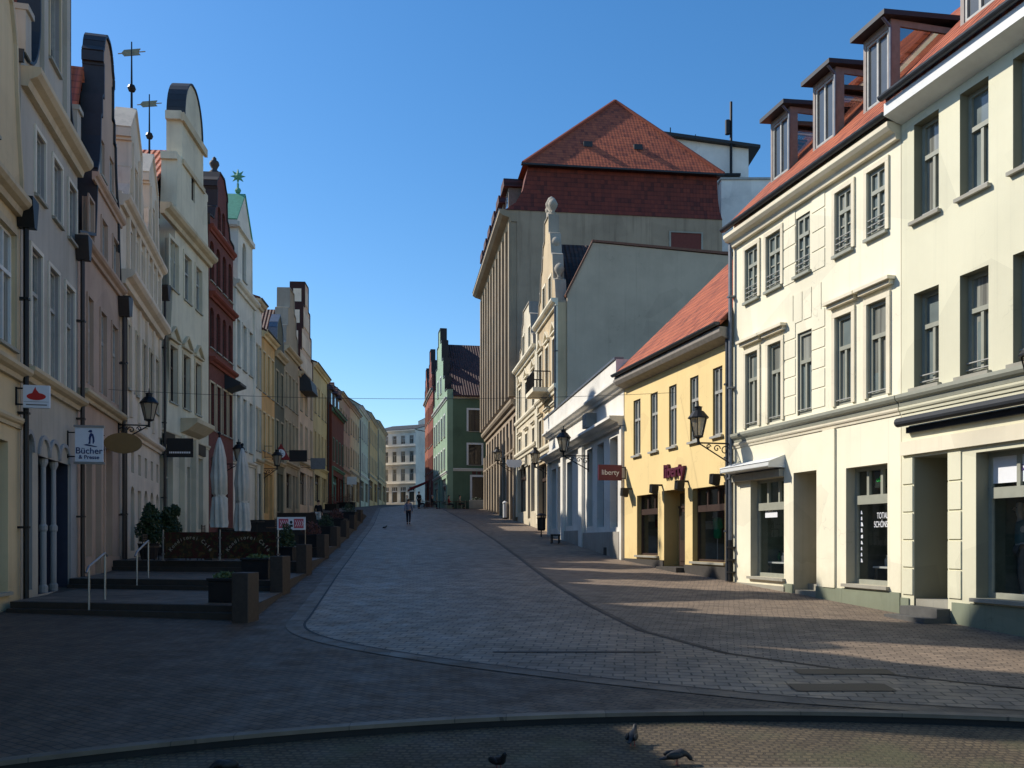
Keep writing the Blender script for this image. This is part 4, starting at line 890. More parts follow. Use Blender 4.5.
for k in range(6): H.strip(.1+k*(H.L-.5)/5,.1+k*(H.L-.5)/5+.28,6.9,11.2,.1,IVORY)
H.band(11.3,.5,.5,IVORY); H.band(14.0,.4,.35,IVORY); H.band(6.2,.3,.25,IVORY,name='string_course')
for k in range(6):
    u = .55+k*1.5
    if k != 2: H.window(u,u+.8,1.9+k*.1,4.4,kind='t',pm=PANE_D,fm=BROWNFRAME,sill=False,arch=.38,name='arched_shop_window',v=.3)
    H.window(u+.1,u+.7,4.9,5.7,kind='two',pm=PANE_D,fm=BROWNFRAME,sill=False,v=.25)
H.door(.55+3.0,.55+3.8,1.6,4.3,mat=BROWNFRAME)
def half(c,hw): 
    return [(c+hw,14.4),(c+hw,14.6)]+[(c+1.3+(hw-1.3)*(1-math.sin(R(a))),14.6+1.3*(1-math.cos(R(a)))) for a in (30,60,90)]+[(c+1.0,16.0),(c+1.0,17.1),(c+1.2,17.1),(c+1.2,17.4),(c,18.6),(c-1.2,17.4),(c-1.2,17.1),(c-1.0,17.1),(c-1.0,16.0)]+[(c-1.3-(hw-1.3)*(1-math.sin(R(a))),14.6+1.3*(1-math.cos(R(a)))) for a in (90,60,30)]+[(c-hw,14.6),(c-hw,14.4)]
top = [(H.L-.01,14.4)]+half(c2,1.9)+half(c1,2.0)+[(.01,14.4)]
H.shell(IVORY,14.2,top,T=.6); H.coping(top,IVORY,.6,.10); H.roof_par(13.7,.9,REDTILE,ov=-.7,rv=5.0,gable=False); H.pipe(.16,10.3,BROWNPIPE)
def vane(H,u,z,label):
    t = H.spot('weather_vane',u,z,label,'weather vane',None,v=.12); m = MB(); m.tube([(0,0,0),(0,0,2.6)],[.05,.025],6); m.ball((0,0,.85),.16,8); m.build('rod',DARKMETAL,t)
    m = MB(); m.prism([(-.36,2.08),(.3,2.08),(.42,2.2),(.3,2.32),(-.36,2.32),(-.27,2.2)],-.015,.015); m.tube([(-.55,0,2.2),(.55,0,2.2)],.02,5); m.build('flag',flat('gilded_vane',(150,140,110),.45,.6),t); t.rotation_euler.z += 1.2
vane(H,c1,18.6,'weather vane on the left of the two small ivory gables'); vane(H,c2,18.6,'weather vane on the right of the two small ivory gables')

# ---- big grey-white house with a round-topped gable
H = House('gabled_house',LL(40.0),LL(48.1),'grey-white house with a massive round-topped gable, tallest of the near left row',depth=13)
bigh = H
for a,b in ((169.5,178),(184,191),(195.5,201.5)): H.wpx(a,b,14.1,16.3,kind='tall',pm=PANE_C,fm=LIGHTFRAME,sur=.16,surm=GREYW2,v=.2)
for a,b in ((169.5,177),(183,189.6),(195,200.5)): H.wpx(a,b,8.8,11.4,kind='tall',pm=PANE_D,fm=BROWNFRAME,sur=.14,surm=TRIM2,hood='pediment',v=.25)
ud = (H.u(181),H.u(192)); H.door(ud[0]+.3,ud[1]-.3,Z(44)+.2,6.0,mat=DARKFRAME)
H.window(H.u(163),H.u(173),Z(44)+.7,6.6,kind='t',pm=PANE_D,fm=GREYFRAME,sill=False,name='shop_window',v=.3); H.window(H.u(196),H.u(203),Z(44)+.7,6.6,kind='t',pm=PANE_D,fm=GREYFRAME,sill=False,name='shop_window',v=.3)
for u in (ud[0]-.25,ud[1]-.15): H.strip(u,u+.4,Z(44)-.3,7.4,.25,GREYW2)
m = MB(); a,b = H.u(180.5),H.u(199); m.prism([(-.003,7.55),(-.35,7.7),(-.8,8.05),(-.8,8.25),(-.003,8.25)],a,b,'vz'); H.put(m,'door_canopy',TRIM2)
H.band(7.2,.2,.12,GREYW2,name='string_course'); H.band(16.95,.5,.5,TRIM2)
c = H.uY(45.2); w = H.L/2
pr = [(2.85,17.5),(2.85,17.9),(2.8,18.1),(2.7,18.8),(2.6,20.4),(2.75,20.4),(2.75,20.75),(1.85,20.75),(1.85,22.6),(2.05,22.6),(2.05,23.0),(1.55,23.0)]+[(1.55*math.cos(R(a)),23.0+2.1*math.sin(R(a))) for a in range(10,90,10)]
top = H.gable(pr,c); H.window(c-.3,c+.3,19.4,20.8,kind='two',pm=PANE_D,fm=BROWNFRAME,arch=.3,sill=False)
m = MB(); m.box(c-2.1,c+2.1,-.16,-.003,22.5,22.9); m.box(c-1.9,c+1.9,-.1,-.003,20.5,20.75); H.put(m,'gable_cornice',TRIM2)
H.shell(GREYW2,17.4,top,T=.75); H.coping(top,SLATE,.75,.08,skip=tuple(range(0,11))+tuple(range(len(top)-12,len(top)))); H.roof_perp(17.4,21.8,REDTILE,T=.75,uc=c); H.pipe(.2,13.2,BROWNPIPE)
blk = flat('black_board',(22,22,24),.6)
for a,b,z in ((163,173,6.75),(195,204,6.75)): H.strip(H.u(a),H.u(b),z,z+.55,.1,blk,'name_board')

# ---- dark red brick house
H = House('gabled_house',LL(48.12),LL(53.5),'dark red brick house with paired round-arched windows and an urn on its gable',depth=12)
for z0,z1,ar in ((8.4,10.9,0),(12.8,15.0,.35),(16.4,18.6,.35)): H.grid([H.L*(k+.5)/4 for k in range(4)],.85,[(z0,z1)],kind='tall' if not ar else 'two',pm=PANE_D,fm=BROWNFRAME,arch=ar,v=.22,sur=.1 if not ar else 0,surm=TRIM2)
H.grid([H.L/2-.5,H.L/2+.5],.7,[(19.6,21.0)],kind='two',pm=PANE_D,fm=BROWNFRAME,arch=.3,v=.2)
H.window(.5,2.4,Z(50)+.7,6.9,kind='t',pm=PANE_D,fm=BROWNFRAME,name='shop_window',v=.3); H.door(3.0,4.2,Z(51)+.1,6.4,mat=BROWNFRAME,arch=.4)
RS = plaster('red_sandstone',(120,62,52),.5)
for z in (11.9,15.4,19.0): H.band(z,.35,.35 if z != 19 else .25,RS)
m = MB(); m.prism([(-.003,11.0),(-.9,11.3),(-.9,11.45),(-.003,11.9)],H.L*.62,H.L*.9,'vz'); H.put(m,'oriel_hood',SLATE)
w = H.L/2-.01; top = H.gable([(w,19.3),(w,19.8),(1.8,19.9),(1.5,20.6),(1.15,20.8),(1.05,21.9),(1.2,21.9),(1.15,22.2),(.8,22.5),(.5,22.9)])
H.shell(REDB,19.1,top,T=.8); H.coping(top,flat('dark_gable_cap',(52,44,42),.7),.8,.09); H.roof_perp(19,21.6,DARKTILE,T=.8)
m = MB(); m.lathe([(.32,0),(.32,.15),(.14,.3),(.2,.45),(.28,.6),(.25,.75),(.12,.85),(.12,.95),(.02,1.05)],(H.L/2,.4,22.98),10); H.put(m,'urn_finial',flat('dark_urn',(66,60,56),.7),smooth=True)
redh = H

# ---- white house with a copper-green pediment and star
H = House('gabled_house',LL(53.52),LL(59.4),'white house with a copper-green pointed pediment crowned by a star',depth=12)
COPPER = flat('green_copper',(92,160,128),.6)
WH7 = plaster('cool_white_plaster',(206,212,214),.35)
for z0,z1 in ((8.0,11.2),(13.0,15.8)): H.grid([1.2,2.95,4.7],.95,[(z0,z1)],kind='tall',pm=PANE_D,fm=ZINC,sur=.12,surm=WH7,v=.25)
H.window(H.L/2-.5,H.L/2+.5,18.6,21.0,kind='two',pm=PANE_D,fm=ZINC,arch=.45,sur=0,v=.25)
H.window(.5,2.5,Z(56)+.6,6.6,kind='shop',pm=PANE_D,fm=WHITE,name='shop_window',v=.3); H.door(3.2,4.4,Z(57)+.15,6.2,mat=DARKFRAME)
H.band(7.1,.3,.2,WH7,name='string_course'); H.band(17.5,.45,.4,WH7); 
for u in (.1,H.L-.5): H.strip(u,u+.4,7.5,17.4,.12,WH7)
w = H.L/2-.01; top = H.gable([(w,18.0),(2.0,18.05),(1.9,21.4),(2.2,21.4),(2.2,21.7),(.03,24.0)])
H.shell(WH7,17.9,top,T=1.0); H.coping(top[:5],WH7,1.0,.07); H.coping(top[-5:],WH7,1.0,.07); H.coping(top[4:-4],COPPER,1.0,.1); H.roof_perp(17.8,21.2,REDTILE,T=1.0)
m = MB(); m.box(-2.2+H.L/2,2.2+H.L/2,-.2,-.003,21.35,21.65); H.put(m,'pediment_cornice',WH7)
t = H.spot('star_finial',H.L/2,24.05,'green metal star on the tip of the copper-green pediment','star ornament',v=.4); m = MB(); m.tube([(0,0,0),(0,0,.7)],.07,6); m.ball((0,0,.25),.2,8); m.build('stem',COPPER,t)
m = MB()
for k in range(8):
    a = 2*math.pi*k/8; m.tube([(0,0,1.15),(0,.46*math.cos(a),1.15+.46*math.sin(a))],[.15,.015],6)
m.ball((0,0,1.15),.2,8); m.build('star',COPPER,t)

def row_house(Y0,Y1,label,mat,zc,rows,n,line=LL,top=None,roofz=None,par=None,trim=None,shop=None,depth=11,T=.5,cop=None,fm=None,pm=None,arch=0,nm='town_house',w=.95,pipe=None):
    H = House(nm,line(Y0),line(Y1),label,depth=depth); trim = trim or TRIM2; g0 = Z((Y0+Y1)/2)
    H.grid([H.L*(k+.5)/n for k in range(n)],w,rows,kind='tall',pm=pm or PANE_D,fm=fm or LIGHTFRAME,sur=.12,surm=trim,v=.2)
    a = H.L*.08; zt = rows[0][0]-1.5
    H.window(a,H.L*.5,g0+.7,zt,kind='shop',pm=PANE_D,fm=shop or BROWNFRAME,name='shop_window',v=.3,sill=False); H.door(H.L*.58,H.L*.58+1.1,g0+.1,min(zt,g0+3.6),mat=shop or BROWNFRAME)
    if H.L > 6: H.window(H.L*.58+1.4,H.L-.35,g0+.8,zt,kind='t',pm=PANE_D,fm=shop or BROWNFRAME,name='shop_window',v=.3,sill=False)
    H.band(rows[0][0]-.9,.28,.22,trim,name='string_course'); H.band(zc-.45,.45,.42,trim)
    for k in (.02,H.L-.36): H.strip(k,k+.34,g0,rows[0][0]-.95,.1,trim)
    tp = H.gable(top) if top else None
    H.shell(mat,zc,tp,T=T)
    if tp: H.coping(tp,cop or SLATE,T,.09); H.roof_perp(zc-.1,roofz,DARKTILE,T=T)
    elif par: H.roof_par(zc+.05,par,DARKTILE,ov=.35); H.gutter(zc+.0,-.42)
    if pipe: H.pipe(H.L-.1,zc-.6,pipe,hopper=False)
    return H
row_house(59.42,61.6,'very narrow grey-white house squeezed between the copper-gabled house and the orange house',WH7,18.4,[(8.4,11.2),(12.6,15.4)],2,par=.3,fm=ZINC,w=.6,depth=9)
ORANGE = plaster('orange_plaster',(202,170,122),.45)
h9 = row_house(61.62,66.2,'orange house with pale window surrounds and a dark shopfront',ORANGE,16.8,[(8.6,11.2),(12.6,15.4)],3,par=.5,trim=plaster('yellow_cream_trim',(214,202,172),.3),depth=9,w=.8)
h10 = row_house(66.22,70.0,'narrow dark grey-green house with a small white-capped gable',plaster('grey_green_plaster',(104,108,98),.5),16.4,[(8.9,11.3),(12.6,15.0)],2,top=[(1.85,16.5),(1.3,16.9),(1.2,18.2),(1.0,18.6),(.01,19.4)],roofz=18.2,cop=ZINCL,depth=9)
h11 = row_house(70.02,76.5,'grey stone house with a tall stepped gable and long red roof behind',plaster('grey_stone_stucco',(166,160,146),.6),17.6,[(9.2,11.8),(13.0,15.6)],4,top=[(3.2,17.7),(2.7,18.0),(2.6,19.2),(1.9,19.4),(1.8,20.8),(1.1,21.0),(1.0,22.6)],roofz=21,depth=12,T=.9,cop=STONE)
m = MB(); m.box(-.0,.25,6,9.5,17,21.5); m.box(-.4,.3,7,8.6,20,24.0); h11.put(m,'chimney',flat('sooty_chimney',(92,80,72),.9))
CROW = brickwall('dark_crow_brick',(92,48,40),(76,40,34),(60,48,44))
h12 = row_house(76.52,84.9,'white-fronted house under a dark brick crow-stepped gable with white niches',plaster('pinkish_white_plaster',(216,202,190),.4),16.8,[(9.8,12.4),(13.6,16.0)],3,top=[(4.1,17.0),(3.6,17.0),(3.6,18.9),(2.7,18.9),(2.7,20.9),(1.9,20.9),(1.9,23.0),(1.0,23.0),(1.0,25.2)],roofz=22.8,depth=12,T=1.2,cop=flat('dark_crow_cap',(64,34,30),.8))
for z,ww in ((17.3,3.1),(19.2,2.3),(21.2,1.5),(23.3,.7)): m = MB(); m.box(h12.L/2-ww,h12.L/2+ww,-.06,-.003,z,z+1.3); h12.put(m,'niche_panel',plaster('white_niche',(226,222,214),.3))
for z,hw in ((17.2,3.6),(19.1,2.7),(21.1,1.9),(23.2,1.0)): m = MB(); m.box(h12.L/2-hw-.1,h12.L/2-hw-.08,.25,.95,z+.3,z+1.45); h12.put(m,'side_niche',plaster('white_niche',(226,222,214),.3))
m = MB(); m.prism([(-.003,17.2),(-.9,16.2),(-1.1,15.2),(-.003,15.2)],.6,4.0,'vz'); h12.put(m,'window_hood',SLATE)
YEL2 = plaster('straw_yellow_plaster',(206,194,158),.4)
h13 = row_house(84.92,94.4,'straw yellow house with a heavy moulded cornice',YEL2,19.2,[(10.2,12.8),(14.6,17.2)],4,par=.35,trim=plaster('yellow_cream_trim',(214,202,172),.3),pipe=ZINC)
h14 = row_house(94.42,105,'dark red house with a steep brown roof and turquoise shopfront',plaster('dark_red_plaster',(104,56,48),.5),16.4,[(10.8,13.2)],4,par=1.25,trim=plaster('teal_trim',(96,140,134),.4),shop=flat('turquoise_shopfront',(120,176,170),.5),line=lambda Y:(LL(Y)[0]+.5,Y))
for k in (2,5,8):
    m = MB(); m.box(k-.7,k+.7,.3,3.2,16.6,18.4); o = h14.put(m,'dormer',flat('dormer_grey_boarding',(120,112,104),.8)); m = MB(); m.prism([(k-.9,18.41),(k+.9,18.41),(k,19.3)],0,3.6); h14.put(m,'dormer_roof',tiles(*DARKTILE,axis='X'),o)
    m = MB(); m.box(k-.4,k+.4,.27,.297,16.9,18.1); h14.put(m,'pane',PANE_D,o)
row_house(105.02,116,'pale brown house under the long sloping eaves of the far left row',plaster('pale_brown_plaster',(184,166,146),.45),19.8,[(11.6,14.0),(15.8,18.0)],4,par=.8)
row_house(116.02,128,'cream house between the pale brown and the pale green house of the far left row',plaster('far_left_cream',(208,190,150),.4),20.0,[(12.0,14.4),(16.2,18.2)],4,par=.8,pipe=ZINC)
row_house(128.02,142,'pale green house with white trim in the far left row',plaster('pale_green_plaster',(190,192,172),.35),21.6,[(12.6,15.2),(17.2,19.8)],5,par=.6,trim=PALE,pipe=ZINC)
row_house(142.02,160,'tall orange-ochre house at the far end of the left row',plaster('orange_ochre_plaster',(202,166,116),.35),22.6,[(13.6,16.0),(18.2,20.6)],6,par=.5,pipe=ZINC)
row_house(160.02,181,'tan house beside the pale white buildings at the very end of the left row',plaster('tan_plaster',(190,170,136),.35),23.6,[(14.4,17.0),(19.4,21.8)],6,par=.3)

PF[:] = [1,1,1]
# ================================================================== GROUND
ANG = math.atan2(.19,1)
ROAD = paving('road_setts',(148,134,122),(121,112,104),(70,65,61),.30,.20,R(8),.014,.55,.30,.6)
PAVE = paving('dark_clinker_paving',(106,88,74),(80,68,58),(60,51,43),.17,.11,R(33),.012,.65,.4,.35)
WALK = paving('reddish_sidewalk_paving',(154,138,124),(126,113,102),(80,70,62),.22,.12,R(14),.010,.7,.30,.5)
KERB = paving('granite_kerb',(128,116,104),(108,99,90),(80,74,68),1.1,.9,0,.006,.6,.2,.3)
COBB = paving('mossy_cobbles',(104,92,72),(82,72,57),(66,57,44),.10,.085,R(5),.016,.75,.4,.6,moss=(78,76,48),warp=.07)
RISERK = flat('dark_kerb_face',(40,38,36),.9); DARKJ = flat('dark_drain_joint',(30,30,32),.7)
def strip_sheet(name, ys, xl, xr, dz, mat, n=8, kind='structure'):
    m = MB(); 
    for i,y in enumerate(ys):
        a,b = xl(y),xr(y)
        for k in range(n+1): m.v.append((a+(b-a)*k/n,y,Z(y)+dz))
    for i in range(len(ys)-1):
        for k in range(n): q = i*(n+1)+k; m.f.append((q,q+1,q+n+2,q+n+1))
    return tag(m.build(name,mat),kind=kind)
frange = lambda a,b,s: [a+s*i for i in range(int((b-a)/s)+1)]+[b]
# terrain to the horizon, a little below the paving
strip_sheet('ground',[-400,-60]+frange(-20,200,4)+[260,400,1400],lambda y:-900,lambda y:900,-.16,flat('bare_ground',(92,88,80),.95),4)
CX,CY,CR = 2.65,-5.0,15.1
def circ(y): d = CR*CR-(y-CY)**2; return math.sqrt(d) if d > 0 else 0
near = frange(-20,8,1)+frange(8.1,10.0,.1)+[10.03,10.06,10.08,10.0999]
strip_sheet('pavement',near,lambda y:-40,lambda y:CX-circ(y),0,PAVE,6)
strip_sheet('pavement',near,lambda y:CX+circ(y),lambda y:40,0,PAVE,6)
strip_sheet('pavement',[10.1]+frange(10.3,100,1)+frange(102,210,4),lambda y:-40,lambda y:40,0,PAVE,6)
m = MB(); aa = [R(a) for a in frange(20,160,2)]
ring = lambda rr,a: (CX+rr*math.cos(a),CY+rr*math.sin(a))
def ringstrip(m, r0, r1, dz0, dz1, aa):
    for a,b in zip(aa,aa[1:]):
        P = [ring(r0,a),ring(r0,b),ring(r1,b),ring(r1,a)]
        m.poly([(*P[0],Z(P[0][1])+dz0),(*P[1],Z(P[1][1])+dz0),(*P[2],Z(P[2][1])+dz1),(*P[3],Z(P[3][1])+dz1)])
ringstrip(m,CR,CR+.13,.012,.012,aa); ringstrip(m,CR,CR-.001,.012,-.03,aa); ringstrip(m,CR+.13,CR+.131,.012,-.1,aa); tag(m.build('kerb',KERB),kind='structure')
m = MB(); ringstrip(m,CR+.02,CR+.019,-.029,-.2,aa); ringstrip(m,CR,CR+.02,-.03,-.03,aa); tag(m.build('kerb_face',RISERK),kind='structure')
m = MB(); ringstrip(m,6,CR,-.10,-.10,frange(math.pi*.08,math.pi*.92,.03)); tag(m.build('cobbled_ground',COBB),kind='structure')
m = MB(); ringstrip(m,CR-1.95,CR-1.72,-.09,-.09,aa); ringstrip(m,CR-1.72,CR-1.721,-.09,-.2,aa); ringstrip(m,CR-1.95,CR-1.951,-.09,-.2,aa); tag(m.build('kerb',KERB),kind='structure')

LE = [(9.9,5.75),(10.54,3.37),(11.7,1.14),(12.95,-.89),(14.0,-2.25),(14.9,-3.15),(15.7,-3.72),(16.4,-4.02),(17.0,-4.17),(17.8,-4.25),(28.7,-5.75),(46.5,-7.95),(63,-9.9),(95,-14.1),(130,-17.2),(190,-21.5)]
RE = [(9.9,10.5),(10.5,8.4),(11.26,6.4),(12.4,4.67),(13.8,3.2),(16.1,2.24),(19.85,1.65),(24.9,1.1),(34,.3),(46,-.9),(63,-2.9),(92,-7.2),(107,-11),(130,-14.6),(190,-19.5)]
ysr = frange(9.9,18,.1)+frange(18.5,60,.75)+frange(61,190,2)
strip_sheet('road',ysr,lambda y:lerp_tab(LE,y),lambda y:lerp_tab(RE,y),.004,ROAD,10)
strip_sheet('sidewalk',ysr,lambda y:lerp_tab(RE,y)+.16,lambda y:max(lerp_tab(RE,y)+.3,16-.12*y),.004,WALK,8)
def ribbon(name, tab, o0, o1, dz, mat, y0=9.9, y1=60):
    ys = frange(y0,18,.1)+frange(18.4,y1,.6); P = [Vector((lerp_tab(tab,y),y)) for y in ys]
    # light smoothing so that the curve has no corners
    for _ in range(12): P = [P[0]]+[(P[i-1]+P[i]*2+P[i+1])/4 for i in range(1,len(P)-1)]+[P[-1]]
    m = MB()
    for i,p in enumerate(P):
        d = (P[min(i+1,len(P)-1)]-P[max(i-1,0)]).normalized(); n = Vector((d.y,-d.x))
        for o in (o0,o1): q = p+n*o; m.v.append((q.x,q.y,Z(q.y)+dz))
    for i in range(len(P)-1): m.f.append((2*i,2*i+1,2*i+3,2*i+2))
    return tag(m.build(name,mat),kind='structure')
ribbon('road_edging',LE,-.10,.20,.009,paving('road_edge_stones',(112,100,90),(92,83,75),(60,54,49),.9,.5,0,.006,.6,.2,.3),y1=100); ribbon('road_gutter',LE,.21,.26,.010,DARKJ,y1=100)
ribbon('road_gutter',RE,.0,.06,.010,DARKJ,y1=90)
# drain slots and iron covers set in the road
for (x,y,w,d,nm) in ((1.0,13.9,2.6,.10,'drain_cover'),(4.55,12.35,1.3,.34,'drain_cover'),(4.15,11.35,1.25,.42,'drain_cover')):
    m = MB(); m.poly([(x-w/2,y-d/2,Z(y-d/2)+.013),(x+w/2,y-d/2,Z(y-d/2)+.013),(x+w/2,y+d/2,Z(y+d/2)+.013),(x-w/2,y+d/2,Z(y+d/2)+.013)])
    tag(m.build(nm,flat('cast_iron_cover',(34,32,30),.6)),{13.9:'long thin drain slot across the road',12.35:'iron cover in the road, the one nearer the olive house',11.35:'wider iron cover in the road, the one nearer the kerb curve'}[y],'drain cover')

# ================================================================== TERRACES ON THE LEFT
BY = [17.4,22.4,27.9,34.5,41,48,56,65,75]
bx = lambda y: -5.05-.123*(y-17.4)
DX,DY = -.973,.229
TSTONE = paving('terrace_slabs',(112,100,90),(94,85,77),(52,47,43),.6,.4,R(13),.008,.6,.3,.3)
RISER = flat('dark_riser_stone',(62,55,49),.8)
BLOCK = flat('red_granite',(64,54,47),.7,var=.35,scale=14)
nth = ['first','second','third','fourth','fifth','sixth','seventh','eighth']
front_d = [5.6,6.3,7.2,8.1,9.3,9.0,8.6,8.2]
for i in range(8):
    y0,y1 = BY[i],BY[i+1]; zt = Z(y1)+.05; zg = Z(y0); L = front_d[i]
    t = empty('terrace',(bx(y0),y0,zg),0,f'raised stone terrace with dark front steps, {nth[i]} counted uphill from the square','terrace','terraces stepping up along the left houses')
    def P(s,q,z,y0=y0): # s away from the road, q uphill
        x,y = bx(y0)+DX*s-DY*q*0-.123*q, y0+DY*s+q
        return (x-bx(y0),y-y0,z-zg)
    q1 = y1-y0
    m = MB(); top = [P(.02,.36,zt),P(L,.36,zt),P(L+.3,q1+.34,zt),P(.02,q1+.34,zt)]
    m.poly(top); m.build('slab',TSTONE,t)
    m = MB(); n = 2; st = (zt-zg)/2
    for k in range(2):
        za = zg-.3; zb_ = zg+st*(k+1)-(.0 if k == 0 else .004); a = .36*k/2*1.0
        pts = [P(.0,a,za),P(L,a,za),P(L,a,zb_),P(0,a,zb_)]; m.poly(pts)
        m.poly([P(.0,a,zb_),P(L,a,zb_),P(L,.36,zb_),P(0,.36,zb_)])
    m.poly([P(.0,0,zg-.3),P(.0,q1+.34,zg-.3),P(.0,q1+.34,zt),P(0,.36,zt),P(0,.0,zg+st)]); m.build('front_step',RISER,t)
    ly = y0; x0 = bx(y0)
    m = MB(); m.box(-.30,.03,-.26,.26,-.3,.94); o = m.build('end_block',BLOCK,None,(0,0,0),bevel=.015); o.location = (x0+.04,ly-.05,zg); o.rotation_euler.z = -.13
    tag(o,f'red granite end block on the corner of the {nth[i]} terrace from the square','stone block','granite end blocks of the terraces')

def leaf_cloud(m, c, r, n, s):
    for _ in range(n):
        while True:
            p = Vector((random.uniform(-1,1),random.uniform(-1,1),random.uniform(-1,1)))
            if .25 < p.length < 1 + .12*math.sin(5*p.x+3*p.z): break
        q = Vector((c[0]+p.x*r[0],c[1]+p.y*r[1],c[2]+p.z*r[2])); a = Vector((random.gauss(0,1),random.gauss(0,1),random.gauss(0,1))).normalized(); b = a.orthogonal().normalized(); k = s*random.uniform(.6,1.3)
        m.poly([q-a*k,q+b*k*.45,q+a*k,q-b*k*.45])
LEAF = leafmat('dark_leaves',(52,74,34),(26,42,20)); LEAF2 = leafmat('grassy_leaves',(92,106,52),(50,66,30))
BLACKBOX = flat('black_planter',(26,26,28),.6)
def planter(x,y,z,w,d,h,hh,label,n=260,mat=LEAF2,rot=-.2):
    t = empty('planter_box',(x,y,z),rot,label,'planter'); m = MB(); m.box(-w/2,w/2,-d/2,d/2,0,h); m.box(-w/2-.03,w/2+.03,-d/2-.03,d/2+.03,h-.06,h+.003); m.build('box',BLACKBOX,t,bevel=.01)
    m = MB(); leaf_cloud(m,(0,0,h+hh*.35),(w*.46,d*.46,hh*.6),n,.05); tag(m.build('foliage',mat,t))
planter(-5.9,18.7,Z(22.4)+.05,.62,.5,.5,.12,'black planter box with low grass beside the nearest red granite end block')
planter(-6.6,23.5,Z(27.9)+.05,.75,.5,.55,.10,'black planter box with sparse grass beside the second red granite end block')
planter(-7.3,29.2,Z(34.5)+.05,.6,.5,.45,.8,'planter with a dense green bush beside the third red granite end block',700,LEAF)
for (x,y,lb) in ((-12.75,31.6,'dark green bush in a pot, left one of the pair by the ivory house'),(-12.45,32.9,'dark green bush in a pot, right one of the pair by the ivory house')):
    z = Z(34.5)+.05; t = empty('potted_bush',(x,y,z),0,lb,'bush'); m = MB(); m.lathe([(.26,0),(.36,.5),(.39,.55),(.33,.55)],n=12); m.build('pot',flat('dark_pot',(54,46,42),.8),t)
    m = MB(); m.tube([(0,0,.4),(.03,.02,1.0)],[.05,.02],6); m.build('stem',flat('bark',(70,54,40),.9),t)
    m = MB(); [leaf_cloud(m,(random.uniform(-.16,.16),random.uniform(-.16,.16),zz),(rr,rr,rr*1.1),620,.06) for zz,rr in ((.85,.34),(1.05,.40),(1.3,.36),(1.55,.30),(1.75,.2))]; m.build('foliage',LEAF,t)
def handrail(x,y,z0,x2,y2,z2,label):
    t = empty('handrail',(x,y,z0),0,label,'handrail'); m = MB(); dx,dy,dz = x2-x,y2-y,z2-z0
    m.tube([(0,0,0),(0,0,.98)],.024,8); m.build('post',STEEL,t); m = MB(); m.tube([(dx,dy,dz),(dx,dy,dz+.98)],.024,8); m.build('post',STEEL,t)
    m = MB(); m.tube([(-.0,-.12,.86),(0,0,.98),(dx*.5,dy*.5,.98+dz*.55),(dx*.95,dy*.95,dz+.99),(dx,dy,dz+1.0),(dx*1.12,dy*1.12,dz+.94)],.026,8); m.build('rail',STEEL,t)
handrail(-8.6,18.3,Z(18.3),-8.75,19.35,Z(22.4)+.05,'steel handrail on the lowest terrace step')
handrail(-9.75,23.4,Z(22.4)+.05,-9.9,24.5,Z(27.9)+.05,'steel handrail on the second terrace step')

# windscreen with printed cafe writing
z = Z(34.5)+.05
t = empty('cafe_windscreen',(-11.2,28.9,z),-.16,'dark printed cafe windscreen between steel posts on the third terrace','windscreen')
PRINT = NT('printed_banner'); oc_ = PRINT.n('ShaderNodeTexCoord').outputs['Object']; nn = PRINT.noise(oc_,5,5)
PRINT.l(PRINT.ramp(nn,[(.30,(.012,.014,.010)),(.44,(.06,.012,.012)),(.52,(.014,.026,.014)),(.60,(.10,.055,.02)),(.68,(.015,.02,.014)),(.8,(.06,.07,.06))]),PRINT.b.inputs['Base Color']); PRINT.b.inputs['Roughness'].default_value = .25
for k in range(2):
    m = MB(); m.box(k*1.95+.04,k*1.95+1.88,-.008,.008,.08,.92); o = m.build('screen_panel',PRINT.m,t)
    cc = .95+k*1.95
    LT = flat('cream_lettering',(176,168,148),.6)
    word = 'Konditorei Café'
    for j,ch in enumerate(word):
        a = R(52-104*j/(len(word)-1)); x = cc-.86*math.sin(a)*1.0; zz = -.35+1.0*math.cos(a)+.1
        if ch != ' ':
            mt = basis((math.cos(a),0,math.sin(a)),(-math.sin(a),0,math.cos(a)),(x,-.012,zz)); text('lettering',ch,.17,LT,o,mt,.002)
for k in range(3):
    m = MB(); m.tube([(k*1.95-.0,0,0),(k*1.95,0,1.0)],.024,8); m.box(k*1.95-.05,k*1.95+.05,-.05,.05,0,.02)
    m.box(k*1.95-.04,k*1.95+.06,-.03,.03,.2,.24); m.box(k*1.95-.04,k*1.95+.06,-.03,.03,.72,.76); m.build('post',STEEL,t)
# folded parasols
CANV = flat('off_white_canvas',(206,202,190),.85,var=.2,scale=3)
def parasol(x,y,z,h,label):
    t = empty('folded_parasol',(x,y,z),random.uniform(0,1),label,'parasol','folded parasols on the cafe terrace'); m = MB(); m.tube([(0,0,0),(0,0,h+.12)],.03,8); m.build('pole',DARKMETAL,t)
    m = MB(); m.box(-.4,.4,-.4,.4,0,.1); m.build('base',flat('concrete_base',(120,118,114),.9),t,bevel=.02)
    m = MB(); fo = lambda th,zz: (.20*math.sin(8*th+zz*1.3)+.08*math.sin(3*th+zz*4))*min(1,(h-zz)/.7)
    m.lathe([(.24,h-3.05),(.27,h-2.9),(.25,h-2.5),(.22,h-2.05),(.155,h-1.98),(.22,h-1.9),(.235,h-1.3),(.19,h-.7),(.12,h-.25),(.04,h)],n=48,fold=fo); m.build('canopy',CANV,t,smooth=True)
    m = MB(); m.lathe([(.185,h-2.03),(.19,h-1.93)],n=24); m.build('strap',CANV,t); m = MB(); m.ball((0,0,h+.14),.06,8); m.build('finial',DARKMETAL,t)
parasol(-9.95,30.6,z,4.15,'folded white parasol on the terrace, the nearer and taller of the two')
parasol(-9.95,33.2,z,4.05,'folded white parasol on the terrace, the farther one in front of the white house')
